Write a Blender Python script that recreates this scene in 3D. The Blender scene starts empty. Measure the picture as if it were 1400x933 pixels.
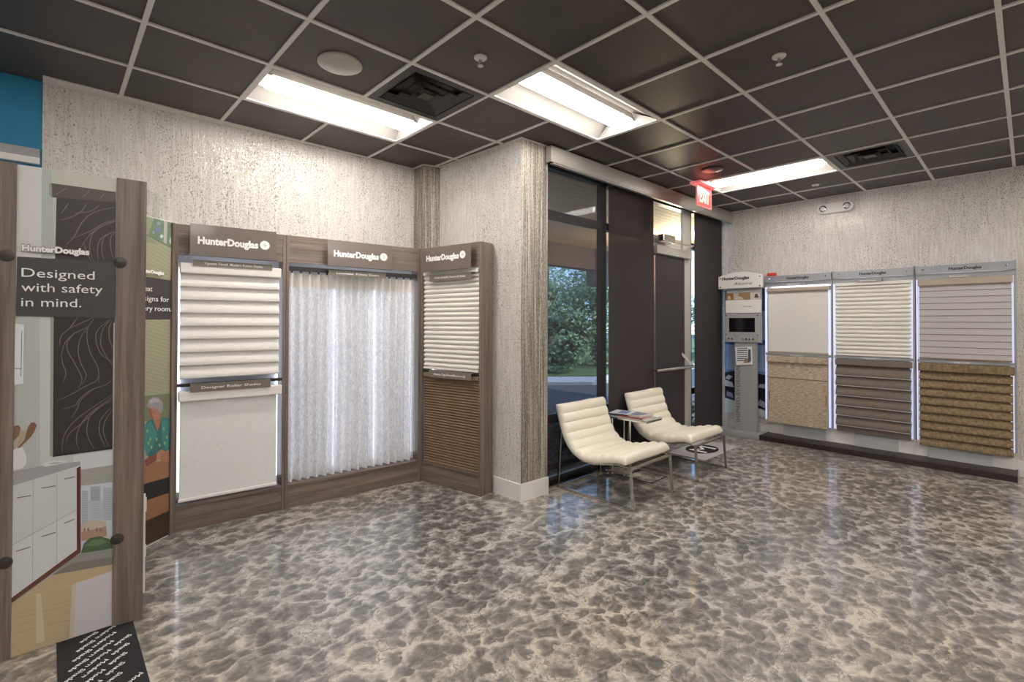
import bpy, math, random
from mathutils import Vector, Matrix
random.seed(7)
C = bpy.context.scene.collection
PI = math.pi

# ------------------------------------------------------------------ camera
YAW, PITCH, ROLL = .8132, .011, .0021
F = Vector((math.cos(YAW), math.sin(YAW), 0)); R = Vector((math.sin(YAW), -math.cos(YAW), 0)); U = Vector((0, 0, 1))
F2 = F*math.cos(PITCH)+U*math.sin(PITCH); U2 = -F*math.sin(PITCH)+U*math.cos(PITCH)
R3 = R*math.cos(ROLL)+U2*math.sin(ROLL); U3 = -R*math.sin(ROLL)+U2*math.cos(ROLL)
cd = bpy.data.cameras.new('camera'); cam = bpy.data.objects.new('camera', cd); C.objects.link(cam)
cd.sensor_width = 36; cd.lens = 36*670/1400; cd.shift_y = -32.84/1400; cd.clip_start = .05; cd.clip_end = 300
m = Matrix((R3, U3, -F2)).transposed().to_4x4(); m.translation = (0, 0, 1.5); cam.matrix_world = m
bpy.context.scene.camera = cam

# ------------------------------------------------------------------ world, sun, exposure
EXPO = 1.15
LAMP = 20.0          # troffer diffusers
LED = .24
TUBE = 6.0            # strips behind the sample frames
SKY = 1.9
SUN = 4.5
w = bpy.data.worlds.new('world'); bpy.context.scene.world = w; w.use_nodes = True
nt = w.node_tree; nt.nodes.clear()
# a hazy blue summer sky, paler towards the horizon
gc = nt.nodes.new('ShaderNodeTexCoord'); sx_ = nt.nodes.new('ShaderNodeSeparateXYZ'); nt.links.new(gc.outputs['Generated'], sx_.inputs[0])
sky = nt.nodes.new('ShaderNodeValToRGB'); nt.links.new(sx_.outputs['Z'], sky.inputs[0])
sky.color_ramp.elements[0].position = 0; sky.color_ramp.elements[0].color = (.46, .66, .92, 1)
sky.color_ramp.elements[1].position = .5; sky.color_ramp.elements[1].color = (.14, .34, .78, 1)
bg = nt.nodes.new('ShaderNodeBackground'); bg.inputs['Strength'].default_value = SKY
wo = nt.nodes.new('ShaderNodeOutputWorld'); nt.links.new(sky.outputs[0], bg.inputs[0]); nt.links.new(bg.outputs[0], wo.inputs[0])
sd = bpy.data.lights.new('sun', 'SUN'); sd.energy = SUN; sd.angle = math.radians(1.5); sd.color = (1, .95, .87)
so = bpy.data.objects.new('sun', sd); C.objects.link(so); so.rotation_euler = (math.radians(42), 0, math.radians(25))
vs = bpy.context.scene.view_settings
bpy.context.scene.display_settings.display_device = 'sRGB'
vs.view_transform = 'Standard'; vs.look = 'None'; vs.gamma = 1; vs.use_curve_mapping = False; vs.exposure = EXPO

# ------------------------------------------------------------------ materials
def newmat(name):
    m = bpy.data.materials.new(name); m.use_nodes = True
    return m, m.node_tree, m.node_tree.nodes['Principled BSDF']
def mat(name, col, rough=.5, metal=0, em=0, spec=.5, noise=0, nscale=20, bump=0, coat=0):
    m, t, b = newmat(name)
    b.inputs['Base Color'].default_value = (*col, 1); b.inputs['Roughness'].default_value = rough
    b.inputs['Metallic'].default_value = metal; b.inputs['Specular IOR Level'].default_value = spec
    b.inputs['Coat Weight'].default_value = coat; b.inputs['Coat Roughness'].default_value = .1
    if em:
        b.inputs['Emission Color'].default_value = (*col, 1); b.inputs['Emission Strength'].default_value = em
    if noise or bump:
        co = t.nodes.new('ShaderNodeTexCoord'); n = t.nodes.new('ShaderNodeTexNoise'); n.inputs['Scale'].default_value = nscale
        n.inputs['Detail'].default_value = 4; t.links.new(co.outputs['Object'], n.inputs['Vector'])
        if noise:
            mx = t.nodes.new('ShaderNodeMix'); mx.data_type = 'RGBA'
            mx.inputs[6].default_value = (*[c*(1-noise) for c in col], 1); mx.inputs[7].default_value = (*[min(1, c*(1+noise)) for c in col], 1)
            t.links.new(n.outputs[0], mx.inputs[0]); t.links.new(mx.outputs[2], b.inputs['Base Color'])
        if bump:
            bp = t.nodes.new('ShaderNodeBump'); bp.inputs['Strength'].default_value = bump; bp.inputs['Distance'].default_value = .002
            t.links.new(n.outputs[0], bp.inputs['Height']); t.links.new(bp.outputs[0], b.inputs['Normal'])
    return m
def N(t, kind, **kw):
    n = t.nodes.new(kind)
    for k, v in kw.items():
        if hasattr(n, k): setattr(n, k, v)
    return n
def mapping(t, scale, coord='Object', loc=(0, 0, 0)):
    co = t.nodes.new('ShaderNodeTexCoord'); mp = t.nodes.new('ShaderNodeMapping')
    mp.inputs['Scale'].default_value = scale; mp.inputs['Location'].default_value = loc
    t.links.new(co.outputs[coord], mp.inputs['Vector']); return mp
def noise(t, vec, scale=1, detail=3, rough=.5, dist=0):
    n = t.nodes.new('ShaderNodeTexNoise'); n.inputs['Scale'].default_value = scale; n.inputs['Detail'].default_value = detail
    n.inputs['Roughness'].default_value = rough; n.inputs['Distortion'].default_value = dist
    t.links.new(vec, n.inputs['Vector']); return n
def ramp(t, fac, stops):
    r = t.nodes.new('ShaderNodeValToRGB'); e = r.color_ramp.elements
    while len(e) < len(stops): e.new(.5)
    for i, (p, c) in enumerate(stops):
        e[i].position = p; e[i].color = (*c, 1) if len(c) == 3 else c
    t.links.new(fac, r.inputs[0]); return r
def mixc(t, fac, a, b, mode='MIX'):
    x = t.nodes.new('ShaderNodeMix'); x.data_type = 'RGBA'; x.blend_type = mode
    for s, v in ((0, fac), (6, a), (7, b)):
        if hasattr(v, 'is_output'): t.links.new(v, x.inputs[s])
        elif isinstance(v, (int, float)): x.inputs[s].default_value = v
        else: x.inputs[s].default_value = (*v, 1)
    return x.outputs[2]
def math_(t, op, a, b=0.0):
    x = t.nodes.new('ShaderNodeMath'); x.operation = op
    for s, v in ((0, a), (1, b)):
        if hasattr(v, 'is_output'): t.links.new(v, x.inputs[s])
        else: x.inputs[s].default_value = v
    return x.outputs[0]
def bump(t, b, h, strength=.3, dist=.003):
    bp = t.nodes.new('ShaderNodeBump'); bp.inputs['Strength'].default_value = strength; bp.inputs['Distance'].default_value = dist
    t.links.new(h, bp.inputs['Height']); t.links.new(bp.outputs[0], b.inputs['Normal'])

def wood(name, axis, dark=(.088, .066, .054), light=(.275, .215, .176), s=1):
    m, t, b = newmat(name)
    sc = {'z': (28*s, 28*s, .9), 'x': (.9, 28*s, 28*s), 'y': (28*s, .9, 28*s)}[axis]
    mp = mapping(t, sc); n = noise(t, mp.outputs[0], 1, 5, .6, .6)
    sc2 = tuple(v*3.5 for v in sc); mp2 = mapping(t, sc2); n2 = noise(t, mp2.outputs[0], 1, 3, .6)
    f = math_(t, 'ADD', math_(t, 'MULTIPLY', n.outputs[0], .72), math_(t, 'MULTIPLY', n2.outputs[0], .28))
    r = ramp(t, f, [(.34, dark), (.52, tuple((a+c)/2 for a, c in zip(dark, light))), (.68, light)])
    t.links.new(r.outputs[0], b.inputs['Base Color']); b.inputs['Roughness'].default_value = .42
    bump(t, b, n2.outputs[0], .15, .001)
    return m

def wallpaper(name):
    m, t, b = newmat(name)
    mp = mapping(t, (125, 125, 75)); n = noise(t, mp.outputs[0], 1, 2, .6)
    mpb = mapping(t, (2.2, 2.2, 1.0)); nb = noise(t, mpb.outputs[0], 1, 2, .5)
    mps = mapping(t, (60, 60, 5)); ns = noise(t, mps.outputs[0], 1, 3, .6)
    mpl = mapping(t, (22, 22, 1.2)); nl = noise(t, mpl.outputs[0], 1, 3, .7)
    mask = math_(t, 'ADD', n.outputs[0], math_(t, 'MULTIPLY', math_(t, 'SUBTRACT', nb.outputs[0], .5), .22))
    mask = math_(t, 'ADD', mask, math_(t, 'MULTIPLY', math_(t, 'SUBTRACT', nl.outputs[0], .5), .12))
    fleck = ramp(t, mask, [(.575, (0, 0, 0)), (.66, (1, 1, 1))])
    base = ramp(t, ns.outputs[0], [(.30, (.52, .49, .455)), (.50, (.615, .585, .545)), (.68, (.68, .65, .61))])
    col = mixc(t, fleck.outputs[0], base.outputs[0], (.22, .20, .18))
    t.links.new(col, b.inputs['Base Color'])
    g = noise(t, mapping(t, (110, 110, 60), loc=(3, 7, 1)).outputs[0], 1, 1, .5)
    foil = ramp(t, g.outputs[0], [(.60, (0, 0, 0)), (.66, (1, 1, 1))])
    t.links.new(math_(t, 'MULTIPLY', foil.outputs[0], .75), b.inputs['Metallic'])
    t.links.new(math_(t, 'SUBTRACT', .58, math_(t, 'MULTIPLY', foil.outputs[0], .30)), b.inputs['Roughness'])
    hgt = math_(t, 'ADD', math_(t, 'MULTIPLY', ns.outputs[0], .8), math_(t, 'MULTIPLY', n.outputs[0], -.6))
    bump(t, b, hgt, .5, .005)
    return m

def ribbed_paper(name):
    """the darker ribbed paper on the pilaster and the window return"""
    m, t, b = newmat(name)
    rib = noise(t, mapping(t, (75, 75, 1.0)).outputs[0], 1, 3, .6); fl = noise(t, mapping(t, (120, 120, 60)).outputs[0], 1, 2, .6)
    f = math_(t, 'ADD', math_(t, 'MULTIPLY', rib.outputs[0], .65), math_(t, 'MULTIPLY', fl.outputs[0], .35))
    r = ramp(t, f, [(.40, (.12, .102, .082)), (.50, (.27, .24, .20)), (.61, (.52, .48, .42))]); t.links.new(r.outputs[0], b.inputs['Base Color'])
    b.inputs['Roughness'].default_value = .45; b.inputs['Metallic'].default_value = .25; bump(t, b, f, .8, .006)
    return m

def floor_mat():
    m, t, b = newmat('marbled_epoxy')
    co = t.nodes.new('ShaderNodeTexCoord'); P = co.outputs['Object']
    # gentle drift of the cells
    n1 = noise(t, P, 2.2, 4, .6); n2 = noise(t, P, 13, 5, .62)
    def warp(vec, n, amt):
        s = t.nodes.new('ShaderNodeVectorMath'); s.operation = 'SUBTRACT'; t.links.new(n.outputs['Color'], s.inputs[0]); s.inputs[1].default_value = (.5, .5, .5)
        k = t.nodes.new('ShaderNodeVectorMath'); k.operation = 'SCALE'; t.links.new(s.outputs[0], k.inputs[0]); k.inputs['Scale'].default_value = amt
        a = t.nodes.new('ShaderNodeVectorMath'); a.operation = 'ADD'; t.links.new(vec, a.inputs[0]); t.links.new(k.outputs[0], a.inputs[1]); return a.outputs[0]
    V = warp(warp(P, n1, .28), n2, .085)
    mp = t.nodes.new('ShaderNodeMapping'); mp.inputs['Rotation'].default_value = (0, 0, .8); mp.inputs['Scale'].default_value = (1.2, 1.45, 1); t.links.new(V, mp.inputs[0])
    def vor(scale, feat='F1', vec=None):
        a = t.nodes.new('ShaderNodeTexVoronoi'); a.feature = feat; a.inputs['Scale'].default_value = scale; t.links.new(vec or mp.outputs[0], a.inputs[0]); return a.outputs[0]
    v1 = vor(10); v2 = vor(24)
    big = noise(t, P, 1.1, 3, .55)
    d = math_(t, 'ADD', math_(t, 'MULTIPLY', v1, .78), math_(t, 'MULTIPLY', v2, .26))
    d = math_(t, 'ADD', d, math_(t, 'MULTIPLY', math_(t, 'SUBTRACT', n2.outputs[0], .5), .42))
    d = math_(t, 'ADD', d, math_(t, 'MULTIPLY', math_(t, 'SUBTRACT', big.outputs[0], .5), .55))
    r = ramp(t, d, [(.14, (.078, .076, .073)), (.30, (.125, .121, .114)), (.45, (.195, .186, .172)), (.58, (.30, .283, .257)), (.74, (.50, .47, .43))])
    # the dark flank of each lump, where the next one laps over it
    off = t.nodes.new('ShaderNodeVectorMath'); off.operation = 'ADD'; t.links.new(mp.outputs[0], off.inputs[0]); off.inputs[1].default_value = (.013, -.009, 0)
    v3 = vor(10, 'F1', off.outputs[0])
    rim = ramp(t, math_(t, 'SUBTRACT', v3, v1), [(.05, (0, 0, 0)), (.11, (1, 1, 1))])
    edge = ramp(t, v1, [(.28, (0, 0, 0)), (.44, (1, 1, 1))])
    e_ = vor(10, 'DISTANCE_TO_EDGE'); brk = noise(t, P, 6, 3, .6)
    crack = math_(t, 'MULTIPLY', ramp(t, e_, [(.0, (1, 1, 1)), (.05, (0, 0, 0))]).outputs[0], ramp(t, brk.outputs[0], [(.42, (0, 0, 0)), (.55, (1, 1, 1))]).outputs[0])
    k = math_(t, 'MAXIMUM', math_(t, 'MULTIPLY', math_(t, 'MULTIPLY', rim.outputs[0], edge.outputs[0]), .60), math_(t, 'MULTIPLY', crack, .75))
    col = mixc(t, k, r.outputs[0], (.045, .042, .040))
    fine = noise(t, P, 55, 4, .7)
    fr = ramp(t, fine.outputs[0], [(.3, (.80, .80, .80)), (.7, (1.15, 1.14, 1.12))])
    col = mixc(t, 1.0, col, fr.outputs[0], 'MULTIPLY')
    tint = ramp(t, noise(t, P, .55, 2, .5).outputs[0], [(.40, (.97, 1.0, 1.02)), (.62, (1.06, 1.0, .93))])
    col = mixc(t, 1.0, col, tint.outputs[0], 'MULTIPLY')
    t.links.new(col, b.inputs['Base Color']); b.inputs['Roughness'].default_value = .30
    b.inputs['Coat Weight'].default_value = .8; b.inputs['Coat Roughness'].default_value = .10; b.inputs['Coat IOR'].default_value = 1.55
    wv = noise(t, P, 7, 2, .5)
    bp = t.nodes.new('ShaderNodeBump'); bp.inputs['Strength'].default_value = .12; bp.inputs['Distance'].default_value = .004
    t.links.new(wv.outputs[0], bp.inputs['Height']); t.links.new(bp.outputs[0], b.inputs['Coat Normal'])
    return m

def see_through(name, col, alpha, rough=.8, weave=0, translucent=0):
    """woven fabric: alpha = how much of it is yarn; the rest are real openings"""
    m = bpy.data.materials.new(name); m.use_nodes = True; t = m.node_tree; t.nodes.clear()
    o = t.nodes.new('ShaderNodeOutputMaterial'); d = t.nodes.new('ShaderNodeBsdfDiffuse'); d.inputs[0].default_value = (*col, 1)
    tr = t.nodes.new('ShaderNodeBsdfTransparent'); mx = t.nodes.new('ShaderNodeMixShader'); mx.inputs[0].default_value = alpha
    src = d.outputs[0]
    if translucent:
        tl = t.nodes.new('ShaderNodeBsdfTranslucent'); tl.inputs[0].default_value = (*col, 1); m2 = t.nodes.new('ShaderNodeMixShader'); m2.inputs[0].default_value = translucent
        t.links.new(d.outputs[0], m2.inputs[1]); t.links.new(tl.outputs[0], m2.inputs[2]); src = m2.outputs[0]
    if weave:
        mp = mapping(t, (weave, weave, weave*.25)); n = noise(t, mp.outputs[0], 1, 2, .5, 1.5)
        r = ramp(t, n.outputs[0], [(.46, tuple([alpha*.80]*3)), (.54, tuple([min(1, alpha*1.08)]*3))]); t.links.new(r.outputs[0], mx.inputs[0])
    t.links.new(tr.outputs[0], mx.inputs[1]); t.links.new(src, mx.inputs[2]); t.links.new(mx.outputs[0], o.inputs[0])
    return m
def glass(name, tint=(.9, .94, .95)):
    m = bpy.data.materials.new(name); m.use_nodes = True; t = m.node_tree; t.nodes.clear()
    o = t.nodes.new('ShaderNodeOutputMaterial'); g = t.nodes.new('ShaderNodeBsdfGlossy'); g.inputs['Roughness'].default_value = .02
    tr = t.nodes.new('ShaderNodeBsdfTransparent'); tr.inputs[0].default_value = (*tint, 1); lw = t.nodes.new('ShaderNodeLayerWeight'); lw.inputs[0].default_value = .5
    fac = math_(t, 'ADD', math_(t, 'MULTIPLY', math_(t, 'POWER', lw.outputs['Facing'], 4.0), .8), .03)
    mx = t.nodes.new('ShaderNodeMixShader'); t.links.new(fac, mx.inputs[0]); t.links.new(tr.outputs[0], mx.inputs[1]); t.links.new(g.outputs[0], mx.inputs[2]); t.links.new(mx.outputs[0], o.inputs[0])
    return m
def fabric(name, a, b_, scale, stretch=(1, 1, 1), rough=.85, trans=0, bmp=.10):
    m, t, b = newmat(name); mp = mapping(t, tuple(scale*s for s in stretch)); n = noise(t, mp.outputs[0], 1, 4, .65)
    r = ramp(t, n.outputs[0], [(.36, a), (.64, b_)]); t.links.new(r.outputs[0], b.inputs['Base Color']); b.inputs['Roughness'].default_value = rough
    b.inputs['Specular IOR Level'].default_value = .2
    if bmp: bump(t, b, n.outputs[0], bmp, .001)
    if trans:
        o = t.nodes['Material Output']; tl = t.nodes.new('ShaderNodeBsdfTranslucent'); t.links.new(r.outputs[0], tl.inputs[0])
        mx = t.nodes.new('ShaderNodeMixShader'); mx.inputs[0].default_value = trans
        t.links.new(b.outputs[0], mx.inputs[1]); t.links.new(tl.outputs[0], mx.inputs[2]); t.links.new(mx.outputs[0], o.inputs[0])
    return m

M = {}
M['floor'] = floor_mat(); M['wallpaper'] = wallpaper('crackled_wallpaper'); M['ribbed'] = ribbed_paper('ribbed_wallpaper')
M['tile'] = mat('dark_ceiling_tile', (.070, .056, .050), .5, noise=.35, nscale=3)
M['grid'] = mat('pale_grid_bar', (.74, .71, .68), .5)
M['white'] = mat('white_paint', (.72, .70, .67), .45)
M['blue'] = mat('blue_paint', (.02, .20, .36), .6, noise=.08, nscale=2)
M['wood_z'] = wood('laminate_upright', 'z'); M['wood_x'] = wood('laminate_crosswise', 'x')
M['dark_wood'] = wood('dark_plinth', 'y', (.012, .007, .006), (.035, .02, .017))
M['chrome'] = mat('chrome', (.72, .71, .70), .10, 1)
M['steel'] = mat('brushed_steel', (.62, .59, .54), .22, 1)
M['alu'] = mat('beige_aluminium', (.50, .48, .42), .45, .35)
M['valance'] = mat('valance_aluminium', (.44, .42, .38), .42, .35)
M['silver'] = mat('silver_frame', (.36, .37, .39), .35, .55)
M['grey'] = mat('grey_plastic', (.33, .33, .33), .45)
M['lgrey'] = mat('light_grey_panel', (.42, .42, .43), .5)
M['darkframe'] = mat('dark_window_frame', (.030, .028, .030), .4, .3)
M['black'] = mat('black', (.008, .008, .01), .4)
M['screen'] = mat('dark_screen', (.004, .004, .006), .12)
M['textwhite'] = mat('white_lettering', (.85, .84, .83), .5)
M['textdark'] = mat('dark_lettering', (.05, .05, .055), .5)
M['leather'] = mat('cream_leather', (.80, .745, .62), .36, noise=.06, nscale=9, bump=.12)
M['plate'] = mat('frosted_brown_plate', (.150, .118, .102), .30, coat=.4)
M['tag'] = mat('taupe_label_plate', (.175, .145, .115), .4)
M['acrylic'] = glass('clear_acrylic', (.93, .95, .93))
M['glass'] = glass('window_glass')
M['lens'] = mat('troffer_diffuser', (1, .94, .88), .5, em=LAMP)
M['reflector'] = mat('troffer_reflector', (.40, .38, .35), .45)
M['led'] = mat('blue_white_strip', (.72, .75, 1.0), .5, em=LED)
M['cab'] = mat('cabinet_back', (.60, .62, .66), .6)
M['ledlow'] = mat('cool_tube', (.80, .86, 1.0), .5, em=TUBE)
M['red'] = mat('red_plastic', (.55, .03, .025), .35)
M['exitface'] = mat('lit_exit_face', (.75, .03, .03), .4, em=.28)
M['exitletter'] = mat('lit_exit_letter', (1.0, .36, .26), .4, em=1.0)
M['redacrylic'] = mat('rosy_acrylic', (.80, .20, .20), .25, em=.30)
M['screen_open'] = see_through('window_screen_thin', (.055, .048, .050), .42)
M['screen_mid'] = see_through('window_screen_medium', (.062, .052, .052), .88)
M['screen_close'] = see_through('window_screen_close', (.056, .050, .053), 1.0)
M['sheer'] = see_through('patterned_sheer', (.94, .94, .96), .95, weave=110, translucent=.34)
M['sheertop'] = fabric('sheer_heading', (.80, .76, .69), (.86, .82, .76), 60, trans=.2)
M['roman'] = fabric('white_roman_cloth', (.82, .79, .755), (.87, .845, .81), 90, trans=.05)
M['roller'] = fabric('white_roller_cloth', (.86, .85, .84), (.90, .89, .88), 45, trans=.12)
M['cream'] = fabric('cream_cloth', (.74, .71, .665), (.80, .775, .735), 70, trans=.12, bmp=0)
M['brownpleat'] = fabric('brown_pleated_cloth', (.22, .15, .095), (.26, .18, .115), 60, bmp=0)
M['grass'] = fabric('woven_grasscloth', (.25, .18, .115), (.64, .54, .42), 20, (1, .22, 9))
M['taupe'] = fabric('taupe_cloth', (.155, .125, .105), (.20, .165, .14), 80)
M['tweed'] = fabric('brown_tweed', (.15, .105, .06), (.28, .205, .12), 45, (1, 2.2, .5))
M['silh'] = fabric('pale_lilac_cloth', (.66, .63, .63), (.70, .67, .67), 160, trans=.35)
M['peach'] = mat('tan_soffit', (.66, .45, .27), .7); M['fascia'] = mat('brown_fascia', (.16, .12, .10), .7)
M['brick'] = mat('brown_brick', (.10, .065, .05), .8, noise=.3, nscale=8)
M['asphalt'] = mat('asphalt', (.05, .05, .055), .8, noise=.3, nscale=14)
M['kerb'] = mat('pale_concrete', (.34, .34, .36), .8)
M['lawn'] = mat('grass', (.07, .12, .04), .9, noise=.4, nscale=4)
M['leaf'] = mat('leaves', (.13, .21, .09), .6, noise=.45, nscale=1.3)
M['bark'] = mat('bark', (.08, .06, .045), .9)
M['rug'] = mat('black_rug', (.012, .011, .012), .9)
M['matgrey'] = mat('grey_mat', (.46, .44, .45), .8)
M['vent'] = mat('black_vent', (.008, .007, .007), .35)
M['ventedge'] = mat('vent_edge', (.045, .038, .036), .35)
M['spk'] = mat('speaker_grille', (.50, .47, .42), .6)

_c = {}
def flat(col):
    k = tuple(round(c, 3) for c in col)
    if k not in _c: _c[k] = mat('print_%d' % len(_c), k, .45)
    return _c[k]

# ------------------------------------------------------------------ mesh helpers
class MB:
    def __init__(s): s.v = []; s.f = []; s.m = []; s.mi = 0; s.xf = None
    def add(s, vs, fs):
        o = len(s.v)
        s.v += [tuple(s.xf @ Vector(q)) if s.xf else tuple(q) for q in vs]
        s.f += [tuple(i+o for i in f) for f in fs]; s.m += [s.mi]*len(fs); return s
    def box(s, x0, x1, y0, y1, z0, z1):
        v = [(x, y, z) for z in (z0, z1) for y in (y0, y1) for x in (x0, x1)]
        return s.add(v, [(0, 2, 3, 1), (4, 5, 7, 6), (0, 1, 5, 4), (2, 6, 7, 3), (0, 4, 6, 2), (1, 3, 7, 5)])
    def prism(s, pts, a, b, axis='y'):
        """pts 2-D outline extruded from a to b; axis y: pts are (x,z); z: (x,y); x: (y,z)"""
        ar = sum(pts[i][0]*pts[(i+1) % len(pts)][1]-pts[(i+1) % len(pts)][0]*pts[i][1] for i in range(len(pts)))
        if ar < 0: pts = pts[::-1]
        n = len(pts); P = {'y': lambda p, d: (p[0], d, p[1]), 'z': lambda p, d: (p[0], p[1], d), 'x': lambda p, d: (d, p[0], p[1])}[axis]
        v = [P(p, a) for p in pts]+[P(p, b) for p in pts]
        fs = [tuple(range(n)), tuple(range(2*n-1, n-1, -1))]+[(i, i+n, (i+1) % n+n, (i+1) % n) for i in range(n)]
        if (axis == 'y') == (b < a): fs = [f[::-1] for f in fs]
        return s.add(v, fs)
    def sheet(s, prof, x0, x1, th=.003, nx=1):
        """prof = [(y,z)...] swept along x, with thickness"""
        n = len(prof); nor = []
        for i in range(n):
            a = prof[max(0, i-1)]; b = prof[min(n-1, i+1)]; dy, dz = b[0]-a[0], b[1]-a[1]; l = math.hypot(dy, dz) or 1
            nor.append((-dz/l*th, dy/l*th))
        loop = [p for p in prof]+[(prof[i][0]+nor[i][0], prof[i][1]+nor[i][1]) for i in range(n-1, -1, -1)]
        k = len(loop); v = []
        for j in range(nx+1):
            x = x0+(x1-x0)*j/nx; v += [(x, p[0], p[1]) for p in loop]
        fs = []
        for j in range(nx):
            for i in range(k): fs.append((j*k+i, j*k+(i+1) % k, (j+1)*k+(i+1) % k, (j+1)*k+i))
        for i in range(n-1):
            a, b_, c, d = i, i+1, k-2-i, k-1-i
            fs.append((a, d, c, b_)); o = nx*k; fs.append((o+a, o+b_, o+c, o+d))
        return s.add(v, fs)
    def tube(s, path, r, n=10, cap=True):
        P = [Vector(p) for p in path]; rings = []
        for i, p in enumerate(P):
            d = (P[min(i+1, len(P)-1)]-P[max(i-1, 0)]).normalized()
            a = d.orthogonal().normalized() if i == 0 else (pa-d*pa.dot(d)).normalized(); pa = a; b = d.cross(a)
            rr = r[i] if isinstance(r, (list, tuple)) else r
            rings += [tuple(p+(a*math.cos(2*PI*k/n)+b*math.sin(2*PI*k/n))*rr) for k in range(n)]
        fs = [(i*n+k, i*n+(k+1) % n, (i+1)*n+(k+1) % n, (i+1)*n+k) for i in range(len(P)-1) for k in range(n)]
        if cap: fs += [tuple(range(n-1, -1, -1)), tuple((len(P)-1)*n+k for k in range(n))]
        return s.add(rings, fs)
    def lathe(s, prof, c=(0, 0, 0), n=32):
        v = []; fs = []
        for (r, z) in prof: v += [(c[0]+r*math.cos(2*PI*k/n), c[1]+r*math.sin(2*PI*k/n), c[2]+z) for k in range(n)]
        for i in range(len(prof)-1):
            for k in range(n): fs.append((i*n+k, i*n+(k+1) % n, (i+1)*n+(k+1) % n, (i+1)*n+k))
        fs += [tuple(range(n-1, -1, -1)), tuple((len(prof)-1)*n+k for k in range(n))]
        return s.add(v, fs)
    def bar(s, a, b, w_, t_, up=(0, 0, 1)):
        """flat bar between two points, w_ across 'side', t_ along 'up'"""
        a = Vector(a); b = Vector(b); d = (b-a).normalized(); u = Vector(up); u = (u-d*u.dot(d)).normalized(); sd_ = d.cross(u)
        v = [tuple(p+sd_*w_/2*i+u*t_/2*j) for p in (a, b) for j in (-1, 1) for i in (-1, 1)]
        return s.add(v, [(0, 2, 3, 1), (4, 5, 7, 6), (0, 1, 5, 4), (2, 6, 7, 3), (0, 4, 6, 2), (1, 3, 7, 5)])
    def text(s, body, x, z, width, cap, y=0.0, th=.0012, bold=0, plane='xz', shear=0, rot=0):
        """lettering starting at (x,z), fitted to width and capital height"""
        vs, fs = text_mesh(body, bold, shear)
        x0 = min(p[0] for p in vs); x1 = max(p[0] for p in vs)
        sx = width/(x1-x0) if width else cap/.73; sz = cap/.73
        out = []
        for p in vs:
            a, b_ = (p[0]-x0)*sx, p[1]*sz
            a, b_ = a*math.cos(rot)-b_*math.sin(rot), a*math.sin(rot)+b_*math.cos(rot)
            out.append((x+a, y-th if p[2] > 0 else y, z+b_) if plane == 'xz' else (x+a, z+b_, y+(th if p[2] > 0 else 0)))
        return s.add(out, fs)
    def build(s, name, m, parent=None, smooth=False, bevel=0, loc=None, rotz=0):
        me = bpy.data.meshes.new(name); me.from_pydata(s.v, [], s.f); me.update()
        for mm in (m if isinstance(m, (list, tuple)) else [m]): me.materials.append(mm)
        if isinstance(m, (list, tuple)): me.polygons.foreach_set('material_index', s.m)
        if smooth:
            me.polygons.foreach_set('use_smooth', [True]*len(me.polygons))
            me.set_sharp_from_angle(angle=math.radians(40))
        o = bpy.data.objects.new(name, me); C.objects.link(o)
        if parent: o.parent = parent
        if loc: o.location = loc
        if rotz: o.rotation_euler[2] = rotz
        if bevel:
            bv = o.modifiers.new('bevel', 'BEVEL'); bv.width = bevel; bv.segments = 2; bv.limit_method = 'ANGLE'; bv.angle_limit = math.radians(50)
        return o
_tm = {}
def text_mesh(body, bold=0, shear=0):
    k = (body, bold, shear)
    if k in _tm: return _tm[k]
    c = bpy.data.curves.new('lettering', 'FONT'); c.body = body; c.size = 1; c.extrude = .5; c.offset = bold; c.resolution_u = 3; c.shear = shear
    o = bpy.data.objects.new('lettering', c); C.objects.link(o); bpy.context.view_layer.update()
    me = bpy.data.meshes.new_from_object(o.evaluated_get(bpy.context.evaluated_depsgraph_get()))
    vs = [tuple(v.co) for v in me.vertices]; fs = [tuple(p.vertices) for p in me.polygons]
    bpy.data.objects.remove(o); bpy.data.meshes.remove(me); bpy.data.curves.remove(c)
    _tm[k] = (vs, fs); return _tm[k]
def tag(o, label, cat, group=None, kind=None):
    o['label'] = label; o['category'] = cat
    if group: o['group'] = group
    if kind: o['kind'] = kind
    return o
def thing(name, label, cat, loc=(0, 0, 0), rotz=0, group=None):
    o = bpy.data.objects.new(name, None); C.objects.link(o); o.empty_display_size = .1
    o.location = loc; o.rotation_euler = (0, 0, rotz); return tag(o, label, cat, group)
def struct(o): o['kind'] = 'structure'; return o
def sempty(name, loc=(0, 0, 0), rotz=0):
    o = bpy.data.objects.new(name, None); C.objects.link(o); o.location = loc; o.rotation_euler = (0, 0, rotz); return struct(o)
def dup(root, loc, rotz=None, label=None):
    r = root.copy(); C.objects.link(r); r.location = loc
    if rotz is not None: r.rotation_euler = (0, 0, rotz)
    if label: r['label'] = label
    for ch in list(root.children):
        c = ch.copy(); C.objects.link(c); c.parent = r
        for g in list(ch.children):
            d = g.copy(); C.objects.link(d); d.parent = c
    return r
def frame(P0, P1): return (P0[0], P0[1], 0), math.atan2(P1[1]-P0[1], P1[0]-P0[0]), math.hypot(P1[0]-P0[0], P1[1]-P0[1])

M['tag2'] = mat('beige_rail', (.42, .35, .28), .45)
M['tabletop'] = mat('frosted_glass_top', (.42, .45, .42), .12, coat=.6)
M['darkleaf'] = mat('dark_leaves', (.022, .034, .018), .6, noise=.4, nscale=3)
M['ledside'] = mat('cool_side_tube', (.80, .86, 1.0), .5, em=1.5)
M['pleat'] = mat('ivory_pleat_cloth', (.78, .75, .70), .8, spec=.2)
M['vane'] = mat('tan_vane', (.26, .20, .14), .6)
mat_cap = mat('dark_wood_cap', (.045, .033, .026), .4)

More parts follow.
